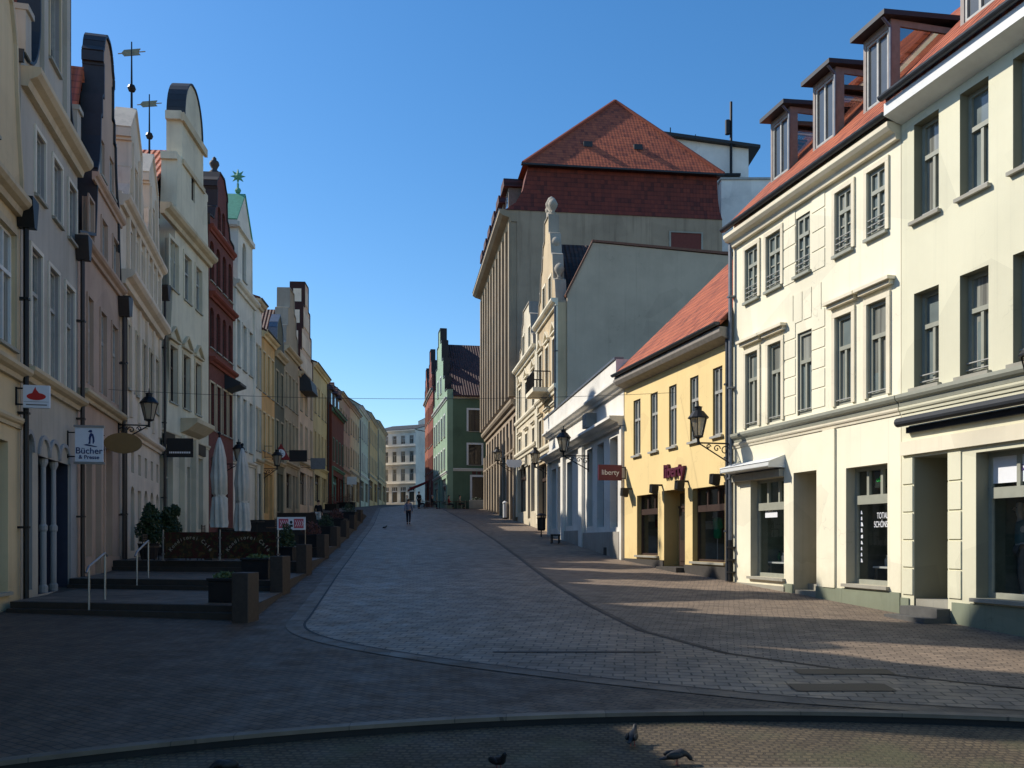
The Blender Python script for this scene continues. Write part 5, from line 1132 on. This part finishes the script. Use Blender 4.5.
# barrier board
t = empty('barrier_board',(-7.6,31.0,Z(34.5)+.35),-.1,'small white board with two pink panels on thin posts among the terraces','board'); m = MB(); m.box(-.50,.50,-.02,.02,.72,1.16); m.build('board',LITWHITE,t)
PINKP = flat('pink_panel',(214,96,110),.6)
for q in (-.44,.10):
    m = MB(); m.box(q,q+.34,-.028,-.021,.78,1.10); o = m.build('panel',PINKP,t); m = MB()
    for k in range(4):
        a = q+.05+k*.075; m.tube([(a,-.031,.84),(a+.05,-.031,.94),(a,-.031,1.04)],.010,5)
    m.build('ornament',LITWHITE,o)
m = MB(); m.ball((0,-.025,.98),.05,8,(1,.2,1.2)); m.box(-.06,.06,-.03,-.021,.82,.9); m.build('emblem',flat('dark_emblem',(40,40,44),.6),t)
for q in (-.48,.48): m = MB(); m.tube([(q,.03,-.4),(q,.03,.75)],.018,6); m.build('post',STEEL,t)

# ================================================================== LANTERNS
LGLASS = NT('lantern_glass'); LGLASS.b.inputs['Base Color'].default_value = srgb(196,186,166); LGLASS.b.inputs['Roughness'].default_value = .25; LGLASS.b.inputs['Transmission Weight'].default_value = .55
LGLASS = LGLASS.m
def lantern(H, u, z, out, label, s=1.0, v=0):
    """wall bracket with scrollwork; the lantern stands on its outer end"""
    t = H.spot('wall_lantern',u,z,label,'street lamp','wall lanterns along the street',v=v); m = MB()
    m.tube([(0,0,0),(0,-out,0)],.022*s,6); m.tube([(0,-.01,-.55*s),(0,-out*.5,-.28*s),(0,-out,-.0)],.02*s,6); m.box(-.04,.04,-.035,-.003,-.62*s,.12)
    for k in range(3):
        c = -.16-out*.26*k; r = .15*s*(1-.25*k)
        m.tube([(0,c+r*(1-a/14)*math.cos(a*.62),-.20*s+.05*k+r*(1-a/14)*math.sin(a*.62)) for a in range(13)],.017*s,5)
    m.tube([(0,-out,-.06),(0,-out,.16*s)],.04*s,8); m.build('bracket',DARKMETAL,t)
    c = (0,-out,0); m = MB(); z0,z1 = .18*s,.68*s
    for k in range(6):
        a = math.pi*k/3+.5; m.tube([(.13*s*math.cos(a),-out+.13*s*math.sin(a),z0),(.25*s*math.cos(a),-out+.25*s*math.sin(a),z1)],.014*s,5)
    m.lathe([(.05*s,z0-.06*s),(.15*s,z0-.02*s),(.15*s,z0+.015*s)],c,6,ph=.5); m.lathe([(.29*s,z1),(.29*s,z1+.03*s),(.15*s,z1+.2*s),(.10*s,z1+.22*s),(.10*s,z1+.31*s),(.13*s,z1+.32*s),(.02*s,z1+.36*s),(.012*s,z1+.48*s)],c,12,ph=.5)
    o = m.build('lantern_frame',DARKMETAL,t)
    m = MB(); m.lathe([(.125*s,z0+.016*s),(.243*s,z1-.002)],c,6,ph=.5); m.build('glass',LGLASS,o)
lantern(cream,.05,5.12,.98,'black wall lantern on a scroll bracket between the yellow and the cream house',1.0,v=-.12)
lantern(olive,olive.u(1078),4.62,.75,'black wall lantern cut off by the right edge of the picture on the olive house',1.0)
lantern(white,white.u(589),6.15,1.15,'black wall lantern in front of the white flat-roofed shop',1.15,v=0)
lantern(och,och.L*.82,6.6,1.1,'black wall lantern on the ochre gabled house',1.1)
lantern(dept,dept.L-.7,8.2,1.1,'black wall lantern on the ground floor of the stone department store',1.2,v=-.3)
lantern(pinkh,pinkh.L-.3,6.35,1.0,'black wall lantern with scroll bracket above the oval sign on the pink house',1.1)
lantern(redh,1.6,6.6,1.2,'black wall lantern on the dark red brick house behind the folded parasols',1.2)
lantern(h9,.25,7.3,1.0,'black wall lantern on the orange house beside the clock sign',1.3)

# ================================================================== HANGING SIGNS
BLUEL = flat('dark_blue_lettering',(28,48,104),.6); REDL = flat('red_emblem',(190,26,26),.5); SIGNW = flat('sign_white',(214,218,228),.5,var=.05)
t,face = blade_sign(grey2,'hanging_sign',-.38,5.30,.54,.50,.16,'square white sign with a red flame emblem at the left picture edge','sign',SIGNW,False)
m = MB(); m2 = MB(); mk = lambda a,b: (-.044,-.16-.54*a,.5*b)
def blob(m,pts,th=.006): 
    tri = tessellate_polygon([[Vector((a,b,0)) for a,b in pts]])
    for q in tri: m.poly([(-.041-th,)+mk(*pts[i])[1:] for i in q])
blob(m,[(.14+.36+.36*math.cos(a)-.0,.50+.16*math.sin(a)) for a in [2*math.pi*i/24 for i in range(24)]])
blob(m2,[(.33,.60),(.40,.78),(.47,.93),(.50,.80),(.60,.66),(.66,.56),(.55,.48),(.42,.50)],.008)
m.build('emblem',REDL,t); m2.build('emblem_flame',REDL,t)
m = MB(); blob(m,[(.04,.26),(.96,.26),(.96,.275),(.04,.275)]); blob(m,[(.12,.11),(.9,.11),(.9,.16),(.12,.16)]); m.build('small_print',flat('grey_small_print',(96,98,104),.6),t)
t,face = blade_sign(grey2,'hanging_sign',grey2.L-1.15,4.50,.70,.92,.20,'white sign reading Bücher and Presse with a blue penguin','sign',SIGNW,False,lines=[('Bücher',.235,.5,.29,BLUEL),('& Presse',.145,.5,.12,BLUEL)],bold=.003)
m = MB(); mk = lambda a,b: (-.044,-.20-.70*a,.92*b)
blob(m,[(.47,.52),(.50,.60),(.49,.70),(.52,.80),(.55,.84),(.60,.84),(.66,.80),(.69,.70),(.70,.60),(.66,.53),(.63,.53),(.63,.66),(.60,.76),(.57,.70),(.56,.60),(.55,.52)]); blob(m,[(.46,.88),(.53,.93),(.60,.93),(.62,.86),(.55,.85)]); blob(m,[(.3,.49),(.42,.52),(.8,.45),(.76,.43),(.4,.47)]); m.build('penguin_drawing',BLUEL,t)
m = MB(); m.box(-.07,.07,-.93,-.17,.92,.98); m.box(-.07,.07,-.93,-.17,-.06,-.002); m.build('frame_bar',STEEL,t)
OV = [(math.cos(a),math.sin(a)) for a in [2*math.pi*i/28 for i in range(28)]]
t,face = blade_sign(pinkh,'hanging_sign',pinkh.uY(28.1),5.12,1.12,.64,.10,'oval mustard-brown sign hanging under the wall lantern on the pink house','sign',flat('mustard_sign',(128,98,52),.5,var=.1),False,shape=OV)
t,face = blade_sign(bigh,'hanging_sign',.2,6.1,1.15,.85,.25,'black rectangular sign with a thin white line of writing on the grey-white gabled house','sign',blk,False)
m = MB(); 
for k in range(12): a = .1+k*.068; m.box(-.05,-.0435,-.25-1.15*(a+.045),-.25-1.15*a,.17,.25)
m.build('small_print',LITWHITE,t)
# signs farther up the left row
TRI = [(-1,-1),(1,-1),(0,1)]
t,face = blade_sign(h9,'hanging_sign',1.0,8.0,1.25,1.1,.5,'red triangular hanging sign with a round white clock face','sign',flat('red_sign_board',(150,34,34),.5),False,shape=TRI)
m = MB(); m.lathe([(.30,-.075),(.30,-.045)],(0,-1.125,.42),20,axis='x'); o = m.build('clock_face',LITWHITE,t); m = MB(); m.box(-.082,-.077,-1.14,-1.11,.42,.66); m.box(-.082,-.077,-1.3,-1.12,.41,.435); m.build('clock_hand',DARKMETAL,o)
blade_sign(h10,'hanging_sign',.3,8.2,1.3,.85,1.0,'dark hanging sign board with a pale stripe beside the clock sign','sign',blk,False,lines=[])
blade_sign(h12,'hanging_sign',.9,8.5,1.25,.95,.9,'grey square framed hanging sign on the white-fronted crow-stepped house','sign',flat('grey_sign_board',(120,124,128),.5),False)
blade_sign(h14,'hanging_sign',9.5,8.8,1.1,.9,.5,'small white square hanging sign far up the left row','sign',LITWHITE,False)
blade_sign(sandh,'hanging_sign',sandh.uY(63.5),7.5,1.15,.55,.2,'white lozenge-shaped hanging sign next to the stone department store','sign',SIGNW,True,shape=[(-1,.2),(-.85,1),(.85,1),(1,.2),(.7,-.8),(0,-1),(-.7,-.8)])
blade_sign(green,'hanging_sign',green.L-.1,8.6,1.2,.55,-1.4,'small white box sign on the corner of the green house','sign',LITWHITE,True)
# red awning of the cafe far up the street
t = green.spot('awning',-12,9.0,'small red awning on the far right houses beyond the green corner house','awning'); m = MB(); m.prism([(-.01,.9),(-2.2,.0),(-2.2,-.25),(-2.15,-.25),(-.01,.7)],0,5,'vz'); m.build('cloth',flat('red_awning_cloth',(150,40,44),.8),t)
# cable across the street
m = MB(); a,b = Vector((-13.0,29,7.25)),Vector((5.25,29,7.15))
m.tube([a.lerp(b,k/16)-Vector((0,0,.25*4*(k/16)*(1-k/16))) for k in range(17)],.007,5); tag(m.build('cable',DARKMETAL),'thin dark cable slung across the street from the pink to the yellow house','cable')

# litter bin and bicycle stand by the white shop
p = (1.6,49.0); t = empty('litter_bin',(*p,Z(p[1])),0,'dark litter bin on a post in front of the ochre house','litter bin'); m = MB(); m.tube([(0,.22,0),(0,.22,1.25)],.035,8); m.build('post',DARKMETAL,t)
m = MB(); m.lathe([(.17,.35),(.22,.42),(.23,1.0),(.26,1.02),(.26,1.06),(.2,1.06)],n=16); m.build('bin',DARKMETAL,t); m = MB(); m.lathe([(.27,1.16),(.27,1.2),(.1,1.3)],n=16); m.build('lid',DARKMETAL,t)
p = (2.1,43.5); t = empty('bench',(*p,Z(p[1])),-.1,'low dark bench on the pavement in front of the white flat-roofed shop','bench'); m = MB()
for k in range(3): m.box(-.2+k*.14,-.08+k*.14,-.7,.7,.42,.46)
m.build('seat',flat('bench_wood',(70,54,42),.7),t)
for q in (-.55,.55): m = MB(); m.box(-.2,-.15,q-.03,q+.03,0,.418); m.box(.15,.2,q-.03,q+.03,0,.418); m.box(-.2,.2,q-.03,q+.03,.38,.416); m.build('leg',DARKMETAL,t)
for (x,y,lb) in ((-.55,70.5,'white bollard at the foot of the department store'),):
    t = empty('bollard',(x,y,Z(y)),0,lb,'bollard'); m = MB(); m.lathe([(.16,0),(.16,1.2),(.2,1.22),(.2,1.3),(.06,1.42)],n=12); m.build('post',WHITE,t); m = MB(); m.lathe([(.21,0),(.21,.12)],n=12); m.build('foot',DARKMETAL,t)

# ================================================================== FIGURES
def skin_obj(name, verts, edges, rad, mat, parent, sub=2):
    me = bpy.data.meshes.new(name); me.from_pydata(verts,edges,[]); o = bpy.data.objects.new(name,me); COL.objects.link(o); me.materials.append(mat)
    sk = o.modifiers.new('skin','SKIN'); sk.use_smooth_shade = True
    if not me.skin_vertices: bpy.context.view_layer.update()
    d = me.skin_vertices[0].data
    for i,r in enumerate(rad): d[i].radius = (r,r) if not isinstance(r,tuple) else r; d[i].use_root = (i == 0)
    if sub: sb = o.modifiers.new('sub','SUBSURF'); sb.levels = sub; sb.render_levels = sub
    o.parent = parent; return o
SKINM = flat('skin',(206,160,132),.6,var=.1)
def person(x,y,rz,label,top,trou,hairc,pose='walk',z=None,name='person',cat='person',skin=None,sub=2,h=1.0,group=None,bag=None):
    t = empty(name,(x,y,Z(y) if z is None else z),rz,label,cat,group); t.scale = (h,h,h); skin = skin or SKINM
    if pose == 'sit':
        hip = (0,0,.52); J = dict(hip=hip,ch=(0,.03,.92),nk=(0,.02,1.10),hd=(0,-.01,1.22),ht=(0,.0,1.38))
        legs = [((s*.10,-.02,.50),(s*.12,-.44,.50),(s*.12,-.40,.09),(s*.12,-.56,.04)) for s in (-1,1)]
        arms = [((s*.19,.03,1.04),(s*.25,-.06,.78),(s*.14,-.30,.72),(s*.12,-.38,.73)) for s in (-1,1)]
    else:
        k = .18 if pose == 'walk' else .03
        J = dict(hip=(0,0,.94),ch=(0,.01,1.28),nk=(0,.01,1.48),hd=(0,-.02,1.60),ht=(0,0,1.76))
        legs = [((s*.09,0,.90),(s*.10,-.05-s*k*.4,.50),(s*.10,.03-s*k,.09),(s*.10,-.12-s*k,.035)) for s in (-1,1)]
        arms = [((s*.19,.02,1.42),(s*.25,.04+s*k*.5,1.14),(s*.24,-.04+s*k*.9,.90),(s*.235,-.06+s*k,.80)) for s in (-1,1)]
    V = [J['hip'],J['ch'],J['nk'],J['hd'],J['ht']]; E = [(0,1),(1,2),(2,3),(3,4)]; Rr = [(.14,.10),(.15,.11),.055,(.085,.10),(.06,.07)]
    for L in legs:
        b = len(V); V += L; E += [(0,b),(b,b+1),(b+1,b+2),(b+2,b+3)]; Rr += [.085,.058,.04,.032]
    for A in arms:
        b = len(V); V += A; E += [(1,b),(b,b+1),(b+1,b+2),(b+2,b+3)]; Rr += [.055,.042,.03,.028]
        # five fingers
        hx,hy,hz = A[3]; sx = 1 if hx > 0 else -1
        for f in range(5):
            q = (f-2)*.016; bb = len(V); dl = (.05,.065,.072,.066,.05)[f]
            tip = (hx+(-sx*.02 if f == 0 else 0),hy+q*1.2-(.02 if f == 0 else 0),hz-dl) if pose != 'sit' else (hx+q,hy-dl,hz)
            V.append(tip); E.append((b+3,bb)); Rr.append(.008)
    body = skin_obj('body',V,E,Rr,skin,t,sub)
    # clothing: shirt with sleeves, trousers, shoes
    V = [J['hip'],((J['hip'][0]+J['ch'][0])/2,(J['hip'][1]+J['ch'][1])/2,(J['hip'][2]+J['ch'][2])/2),J['ch'],(J['nk'][0],J['nk'][1],J['nk'][2]-.05)]; E = [(0,1),(1,2),(2,3)]; Rr = [(.175,.125),(.165,.12),(.185,.135),.075]
    for A in arms: b = len(V); V += [A[0],A[1],tuple(A[2][i]*.9+A[1][i]*.1 for i in range(3))]; E += [(2,b),(b,b+1),(b+1,b+2)]; Rr += [.075,.06,.048]
    skin_obj('shirt',V,E,Rr,top,t,sub)
    V = [tuple(J['hip'])]; E = []; Rr = [(.155,.12)]
    for L in legs: b = len(V); V += [L[0],L[1],tuple(L[2][i]*.95+L[1][i]*.05 for i in range(3))]; E += [(0,b),(b,b+1),(b+1,b+2)]; Rr += [.105,.078,.062]
    skin_obj('trousers',V,E,Rr,trou,t,sub)
    for L in legs:
        a = L[2]; b = L[3]; skin_obj('shoe',[(a[0],a[1]+.04,.045+(a[2]-.09)),(a[0],(a[1]+b[1])/2,.045+(a[2]-.09)),(b[0],b[1]-.04,.035+(a[2]-.09))],[(0,1),(1,2)],[.05,.052,.04],DARKMETAL,t,1)
    m = MB(); hx,hy,hz = J['hd']
    if hairc is not None:
        c = (hx,hy+.025,hz+.075); b = len(m.v); n = 14
        for i in range(8):
            a = math.pi*.62*i/7
            for k in range(n):
                th = 2*math.pi*k/n; fr = .72 if math.sin(th) < -.4 and i > 4 else 1.06; m.v.append((c[0]+.095*fr*math.sin(a)*math.cos(th),c[1]+.115*fr*math.sin(a)*math.sin(th),c[2]+.115*math.cos(a)))
        for i in range(7):
            for k in range(n): k2 = (k+1)%n; m.f.append((b+i*n+k,b+(i+1)*n+k,b+(i+1)*n+k2,b+i*n+k2))
        m.build('hair',hairc,t,smooth=True)
    m = MB(); fy = hy-.105
    m.tube([(hx,fy+.0,hz+.06),(hx,fy-.03,hz+.015),(hx,fy,hz+.005)],[.010,.018,.012],6)
    for s in (-1,1): m.ball((hx+s*.095,hy+.01,hz+.03),.028,8,(.4,.8,1.2))
    m.build('nose_and_ears',skin,t,smooth=True); m = MB()
    for s in (-1,1): m.ball((hx+s*.034,fy+.012,hz+.055),.011,6,(1.3,.6,.8))
    m.box(hx-.025,hx+.025,fy-.001,fy+.012,hz-.034,hz-.026); m.build('eyes_and_mouth',flat('dark_features',(60,36,32),.5),t)
    return t
HAIR = flat('brown_hair',(62,44,34),.7); HAIR2 = flat('grey_hair',(150,146,140),.7); JEANS = flat('dark_jeans',(30,34,48),.85); BLUEGREY = flat('blue_grey_shirt',(120,128,150),.85); BLACKCL = flat('black_cloth',(28,28,30),.85); WHITECL = flat('white_cloth',(214,212,206),.85); REDCL = flat('red_cloth',(150,50,48),.85); BEIGECL = flat('beige_cloth',(170,150,120),.85)
Yp = 63.0; person((408.5-512)/F*Yp,Yp,math.pi,'person in a blue-grey shirt and dark trousers walking up the middle of the street',BLUEGREY,JEANS,HAIR)
person(-12.9,60.0,math.pi*.9,'person in a dark jacket and pale trousers standing by the left terraces',BLACKCL,WHITECL,HAIR,pose='stand')
# cafe at the foot of the green house
WOOD = flat('cafe_wood',(96,74,56),.7)
def chair(x,y,rz,label):
    t = empty('cafe_chair',(x,y,Z(y)+.004),rz,label,'chair','cafe chairs at the green corner house'); m = MB(); m.box(-.21,.21,-.21,.21,.43,.47); m.build('seat',WOOD,t)
    m = MB(); 
    for k in range(4): m.box(-.2,.2,.2,.225,.58+k*.09,.63+k*.09)
    m.build('backrest',WOOD,t)
    for sx in (-1,1):
        for sy,hh in ((-1,.43),(1,.92)): m = MB(); m.tube([(sx*.19,sy*.19,0),(sx*.19,sy*.2,hh)],.016,6); m.build('leg',STEEL,t)
def table(x,y,label,cloth=None):
    t = empty('cafe_table',(x,y,Z(y)+.004),0,label,'table','cafe tables at the green corner house'); m = MB(); m.lathe([(.40,.72),(.40,.75)],n=20); m.build('tabletop',cloth or WOOD,t); m = MB(); m.tube([(0,0,.02),(0,0,.72)],.035,8); m.build('leg',DARKMETAL,t); m = MB(); m.lathe([(.24,0),(.22,.02),(.04,.05)],n=14); m.build('foot',DARKMETAL,t)
seats = [(-8.9,94.2,WHITECL),(-7.4,91.9,BLACKCL),(-5.7,91.5,REDCL),(-4.6,91.9,BEIGECL),(-10.4,95.4,WHITECL)]
ptl = ['in white at the leftmost cafe table but one','in black near the corner of the green house','in red in front of the green house wall','in beige right of the person in red','in white at the leftmost cafe table']
for k,(x,y,c) in enumerate(seats):
    table(x,y,f'round cafe table with the seated person {ptl[k]}',WHITE if k in (0,4) else None)
    chair(x+.75,y,R(-90),f'free cafe chair beside the person {ptl[k]}'); chair(x-.75,y+.05,R(90),f'cafe chair under the person {ptl[k]}')
    person(x-.72,y+.05,R(90),f'seated person {ptl[k]}',c,JEANS,[HAIR,HAIR2,BLACKCL][k%3],pose='sit',z=Z(y),sub=1)
person(-9.6,92.9,R(150),'standing person in a dark coat at the cafe tables left of the green house',BLACKCL,JEANS,HAIR,pose='stand',sub=1)
t = empty('counter',(-3.6,91.8,Z(91.8)),-.05,'pale stone planter block at the foot of the shaded green wall','planter'); m = MB(); m.box(-.75,.75,-.3,.3,0,.9); m.build('box',SILL,t,bevel=.03); m = MB(); leaf_cloud(m,(0,0,1.0),(.65,.26,.22),220,.06); m.build('foliage',LEAF,t)
# flower tubs and cafe people up the left row
for k,(x,y) in enumerate(((-17.6,88),(-18.2,97),(-18.8,104))):
    planter(x,y,Z(y),1.2,.7,.6,1.1,['red-leaved shrub in a tub in front of the straw yellow house','red-leaved shrub in a tub in front of the dark red house','red-leaved shrub in a tub beyond the dark red house'][k],420,leafmat('reddish_leaves',(110,44,36),(44,40,24)))
# mannequins in the shop windows
MANN = flat('mannequin_white',(196,192,186),.5); TEAL = flat('teal_jacket',(84,122,126),.8); GREYTR = flat('grey_trousers',(120,116,112),.85); GREENCL = flat('green_garment',(30,150,104),.8)
def inside(H,u,v): return H.pt(u,v,0)
px = inside(olive,olive.u(1018,.9),.95); person(px[0],px[1],olive.root.rotation_euler.z,'pale mannequin in a teal jacket and grey trousers in the right shop window',TEAL,GREYTR,None,pose='stand',z=1.31,name='mannequin',cat='mannequin',skin=MANN,h=1.02)
def bust(H,u,v,z,mat,label,flowers=True):
    p = inside(H,u,v); t = empty('dress_form',(p[0],p[1],z),H.root.rotation_euler.z,label,'dress form'); m = MB(); m.tube([(0,0,0),(0,0,1.0)],.02,6); m.lathe([(.2,0),(.18,.03)],n=12); m.build('stand',STEEL,t)
    skin_obj('garment',[(0,0,.72),(0,0,.95),(0,0,1.2),(0,0,1.42),(.2,0,1.36),(.29,0,1.05),(-.2,0,1.36),(-.29,0,1.05)],[(0,1),(1,2),(2,3),(2,4),(4,5),(2,6),(6,7)],[(.2,.15),(.15,.11),(.19,.13),.06,.07,.05,.07,.05],mat,t)
    if flowers:
        m = MB(); leaf_cloud(m,(-.45,0,1.45),(.3,.2,.36),160,.05); f = m.build('blossom_spray',flat('pale_blossom',(214,206,186),.7),t)
bust(yellow,yellow.u(719,.8),.75,1.7,GREENCL,'green garment on a stand in the right window of the yellow shop')
bust(yellow,yellow.u(655,.8),.75,1.8,flat('dark_red_garment',(96,34,40),.8),'dark red garment on a stand in the left window of the yellow shop')
p = inside(cream,s2[1]-.28,.62); t = empty('gift_bag',(p[0],p[1],1.41),cream.root.rotation_euler.z,'pale carrier bag in the corner of the shop window with white lettering','bag'); m = MB(); m.prism([(-.22,0),(.22,0),(.24,.5),(.08,.47),(.0,.55),(-.10,.48),(-.24,.52)],-.1,.1); m.build('bag',flat('pale_bag',(170,182,166),.7),t); m = MB(); m.tube([(-.1,0,.5),(-.06,0,.66),(.06,0,.66),(.1,0,.5)],.012,5); m.build('handle',DARKMETAL,t)

def clothes_rail(H,u,v,z,w,label):
    p = inside(H,u,v); t = empty('clothes_rail',(p[0],p[1],z),H.root.rotation_euler.z,label,'clothes rail'); m = MB(); m.tube([(-w/2,0,0),(-w/2,0,1.5),(w/2,0,1.5),(w/2,0,0)],.018,6); m.build('rail',STEEL,t)
    for k in range(9):
        x = -w/2+.12+k*(w-.24)/8; hh = random.uniform(.7,1.05); m = MB(); m.prism([(-.2,1.34),(0,1.44),(.2,1.34),(.17,1.44-hh),(-.17,1.44-hh)],x-.025,x+.025,'vz')
        m.build('garment',flat('garment_%d'%(k%5),[(150,146,136),(70,84,104),(150,110,90),(60,60,62),(196,190,176)][k%5],.9),t)
def display_table(H,u,v,z,label,cols):
    p = inside(H,u,v); t = empty('display_table',(p[0],p[1],z),H.root.rotation_euler.z,label,'display table'); m = MB(); m.box(-.45,.45,-.28,.28,.36,.4); m.build('tabletop',WHITE,t)
    for sx in (-.4,.4):
        for sy in (-.23,.23): m = MB(); m.box(sx-.02,sx+.02,sy-.02,sy+.02,0,.359); m.build('leg',STEEL,t)
    for k,c in enumerate(cols):
        q = inside(H,u-.33+k*.2,v); b = empty('bottle',(q[0],q[1],z+.401),H.root.rotation_euler.z,'%s bottle standing on the %s'%(c,label),'bottle'); m = MB(); m.lathe([(.05,0),(.055,.16),(.02,.2),(.02,.25)],n=10); m.build('glass',flat(c+'_glass',dict(green=(60,120,80),white=(220,220,214),amber=(160,100,50),pink=(200,130,140))[c],.2),b); m = MB(); m.lathe([(.024,.251),(.024,.29)],n=8); m.build('cap',DARKMETAL,b)
clothes_rail(olive,s3[0]+1.2,1.7,1.31,1.6,'rail of hanging clothes at the back of the right shop window')
display_table(cream,s1[0]+.55,.75,1.41,'low white table in the window under the white awning box',['green','white','amber','pink'])
display_table(cream,s2[0]+.62,.85,1.41,'low white table in the shop window with white lettering',['white','pink','green','amber'])
# birds
BIRD = flat('pigeon_grey',(26,25,27),.6,var=.5,scale=30); BIRD2 = flat('pigeon_wing_pale',(30,30,32),.6)
def pigeon(x,y,rz,label,z=None,s=1.0,peck=False):
    t = empty('pigeon',(x,y,(Z(y)-.10) if z is None else z),rz,label,'pigeon','pigeons on the ground'); t.scale = (s*.78,)*3
    hd = [(0,-.115,.20),(0,-.14,.245),(0,-.165,.25)] if not peck else [(0,-.13,.13),(0,-.17,.08),(0,-.185,.06)]
    skin_obj('body',[(0,0,.13),(0,.07,.12),(0,.15,.095),(0,.23,.085),(0,-.07,.155)]+hd,[(0,1),(1,2),(2,3),(0,4),(4,5),(5,6),(6,7)],[(.062,.058),(.055,.05),(.032,.022),(.03,.008),(.055,.055),.032,.03,.022],BIRD,t)
    for s_ in (-1,1): 
        m = MB(); m.ball((s_*.056,.05,.135),.09,10,(.22,1.25,.5)); m.build('wing',BIRD2,t,smooth=True); m = MB(); m.tube([(s_*.025,.0,.09),(s_*.027,.0,.005)],.006,5); m.tube([(s_*.027,.02,.006),(s_*.027,-.035,.004)],.005,5); m.build('leg',flat('pigeon_leg',(150,70,64),.6),t)
    m = MB(); e = hd[-1]; m.tube([e,(e[0],e[1]-.035,e[2]-.012)],[.011,.002],6); m.build('beak',DARKMETAL,t)
pigeon(1.22,9.1,R(160),'pigeon standing on the cobbles just below the kerb, upright and in full view')
pigeon(1.55,8.45,R(100),'pigeon lying low at the bottom edge of the picture right of the upright one',peck=True)
pigeon(-.12,8.25,R(30),'pigeon half cut off at the bottom edge near the middle of the picture')
pigeon(-2.6,8.13,R(-60),'leftmost pigeon at the bottom edge of the picture',peck=True)
pigeon((385-512)/F*57,57,R(70),'small dark bird standing on the road near the walking person',z=Z(57)+.004,s=1.15)

# cafe furniture and planting on the upper terraces
def terrace_set(x,y,z,label,cat_label):
    t = empty('cafe_table',(x,y,z),0,label,'table','cafe tables on the left terraces'); m = MB(); m.lathe([(.38,.71),(.38,.74)],n=18); m.build('tabletop',flat('dark_table',(58,50,44),.5),t); m = MB(); m.tube([(0,0,.02),(0,0,.71)],.03,8); m.build('leg',DARKMETAL,t); m = MB(); m.lathe([(.24,0),(.22,.02),(.04,.05)],n=14); m.build('foot',DARKMETAL,t)
    for sgn,wd in ((-1,'left'),(1,'right')):
        c = empty('cafe_chair',(x+sgn*.72,y,z),R(-90*sgn),'dark wicker chair %s of the %s'%(wd,cat_label),'chair','cafe chairs on the left terraces')
        m = MB(); m.box(-.22,.22,-.21,.21,.42,.47); m.build('seat',WOOD,c); m = MB()
        for k in range(5): m.box(-.21,.21,.2,.22,.52+k*.075,.565+k*.075)
        m.build('backrest',WOOD,c)
        for sx in (-1,1):
            for sy,hh in ((-1,.42),(1,.9)): m = MB(); m.tube([(sx*.19,sy*.19,0),(sx*.2,sy*.2,hh)],.016,6); m.build('leg',DARKMETAL,c)
for x,y,k,lb in ((-11.4,30.2,34.5,'table between the windscreen and the bushes'),(-9.0,31.6,34.5,'table beside the nearer folded parasol'),(-11.6,36.5,41,'table in front of the grey-white gabled house'),(-12.2,43.0,48,'table in front of the dark red brick house')):
    terrace_set(x,y,Z(k)+.05,'round dark '+lb,lb)
REDLEAF = leafmat('reddish_leaves',(110,44,36),(44,40,24))
for x,y,k,w_,hh,mt,lb in ((-7.9,35.6,41,.9,.55,REDLEAF,'planter of low red-leaved plants beside the fourth granite end block'),(-8.7,42.2,48,.9,.6,LEAF,'planter of dark green plants beside the fifth granite end block'),(-9.6,49.3,56,1.0,.6,REDLEAF,'planter of low red-leaved plants beside the sixth granite end block'),(-10.4,57.4,65,1.0,.6,LEAF,'planter of dark green plants beside the seventh granite end block')):
    planter(x,y,Z(k)+.05,w_,.55,.5,hh,lb,420,mt)
# lettering into plain meshes
bpy.context.view_layer.update(); dg = bpy.context.evaluated_depsgraph_get()
for o in [o for o in S.objects if o.type == 'FONT']:
    me = bpy.data.meshes.new_from_object(o.evaluated_get(dg)); n = bpy.data.objects.new('lettering',me); nm = o.name; mt = o.matrix_local.copy(); par = o.parent
    bpy.data.objects.remove(o); n.name = nm; COL.objects.link(n); n.parent = par; n.matrix_local = mt
# ================================================================== LIGHT, SKY, CAMERA
EL, AZ = R(38.5), R(20)     # sun height; sun stands to the left, turned 20 deg up the street
sv = Vector((-math.cos(AZ)*math.cos(EL), math.sin(AZ)*math.cos(EL), math.sin(EL)))
sun = bpy.data.lights.new('sun','SUN'); sun.energy = 5.0; sun.angle = R(.53); sun.color = (1,.945,.845)
so = bpy.data.objects.new('sun',sun); COL.objects.link(so); so.rotation_euler = sv.to_track_quat('Z','Y').to_euler(); so.location = (-40,20,60)
w = bpy.data.worlds.new('World'); S.world = w; w.use_nodes = True; nt = w.node_tree
bg = nt.nodes['Background']; sk = nt.nodes.new('ShaderNodeTexSky'); sk.sky_type = 'NISHITA'; sk.sun_disc = False; sk.sun_elevation = EL
sk.sun_rotation = math.atan2(sv.x,sv.y); sk.altitude = 0; sk.air_density = 1.0; sk.dust_density = .3; sk.ozone_density = 2.5
hs = nt.nodes.new('ShaderNodeHueSaturation'); hs.inputs['Saturation'].default_value = 1.3; nt.links.new(sk.outputs[0],hs.inputs['Color']); nt.links.new(hs.outputs[0],bg.inputs[0]); bg.inputs[1].default_value = .175
S.cycles.diffuse_bounces = 2; S.cycles.max_bounces = 8; S.cycles.transparent_max_bounces = 12
cam = bpy.data.cameras.new('camera'); co = bpy.data.objects.new('camera',cam); COL.objects.link(co)
co.location = (0,0,CAMZ); co.rotation_euler = (R(90),0,0); cam.sensor_width = 36; cam.lens = F/1024*36; cam.shift_y = (HOR-384)/1024; cam.clip_end = 4000; cam.clip_start = .1
S.camera = co
S.view_settings.view_transform = 'Standard'; S.view_settings.look = 'None'; S.view_settings.exposure = 0; S.view_settings.gamma = 1
S.render.resolution_x = 1024; S.render.resolution_y = 768
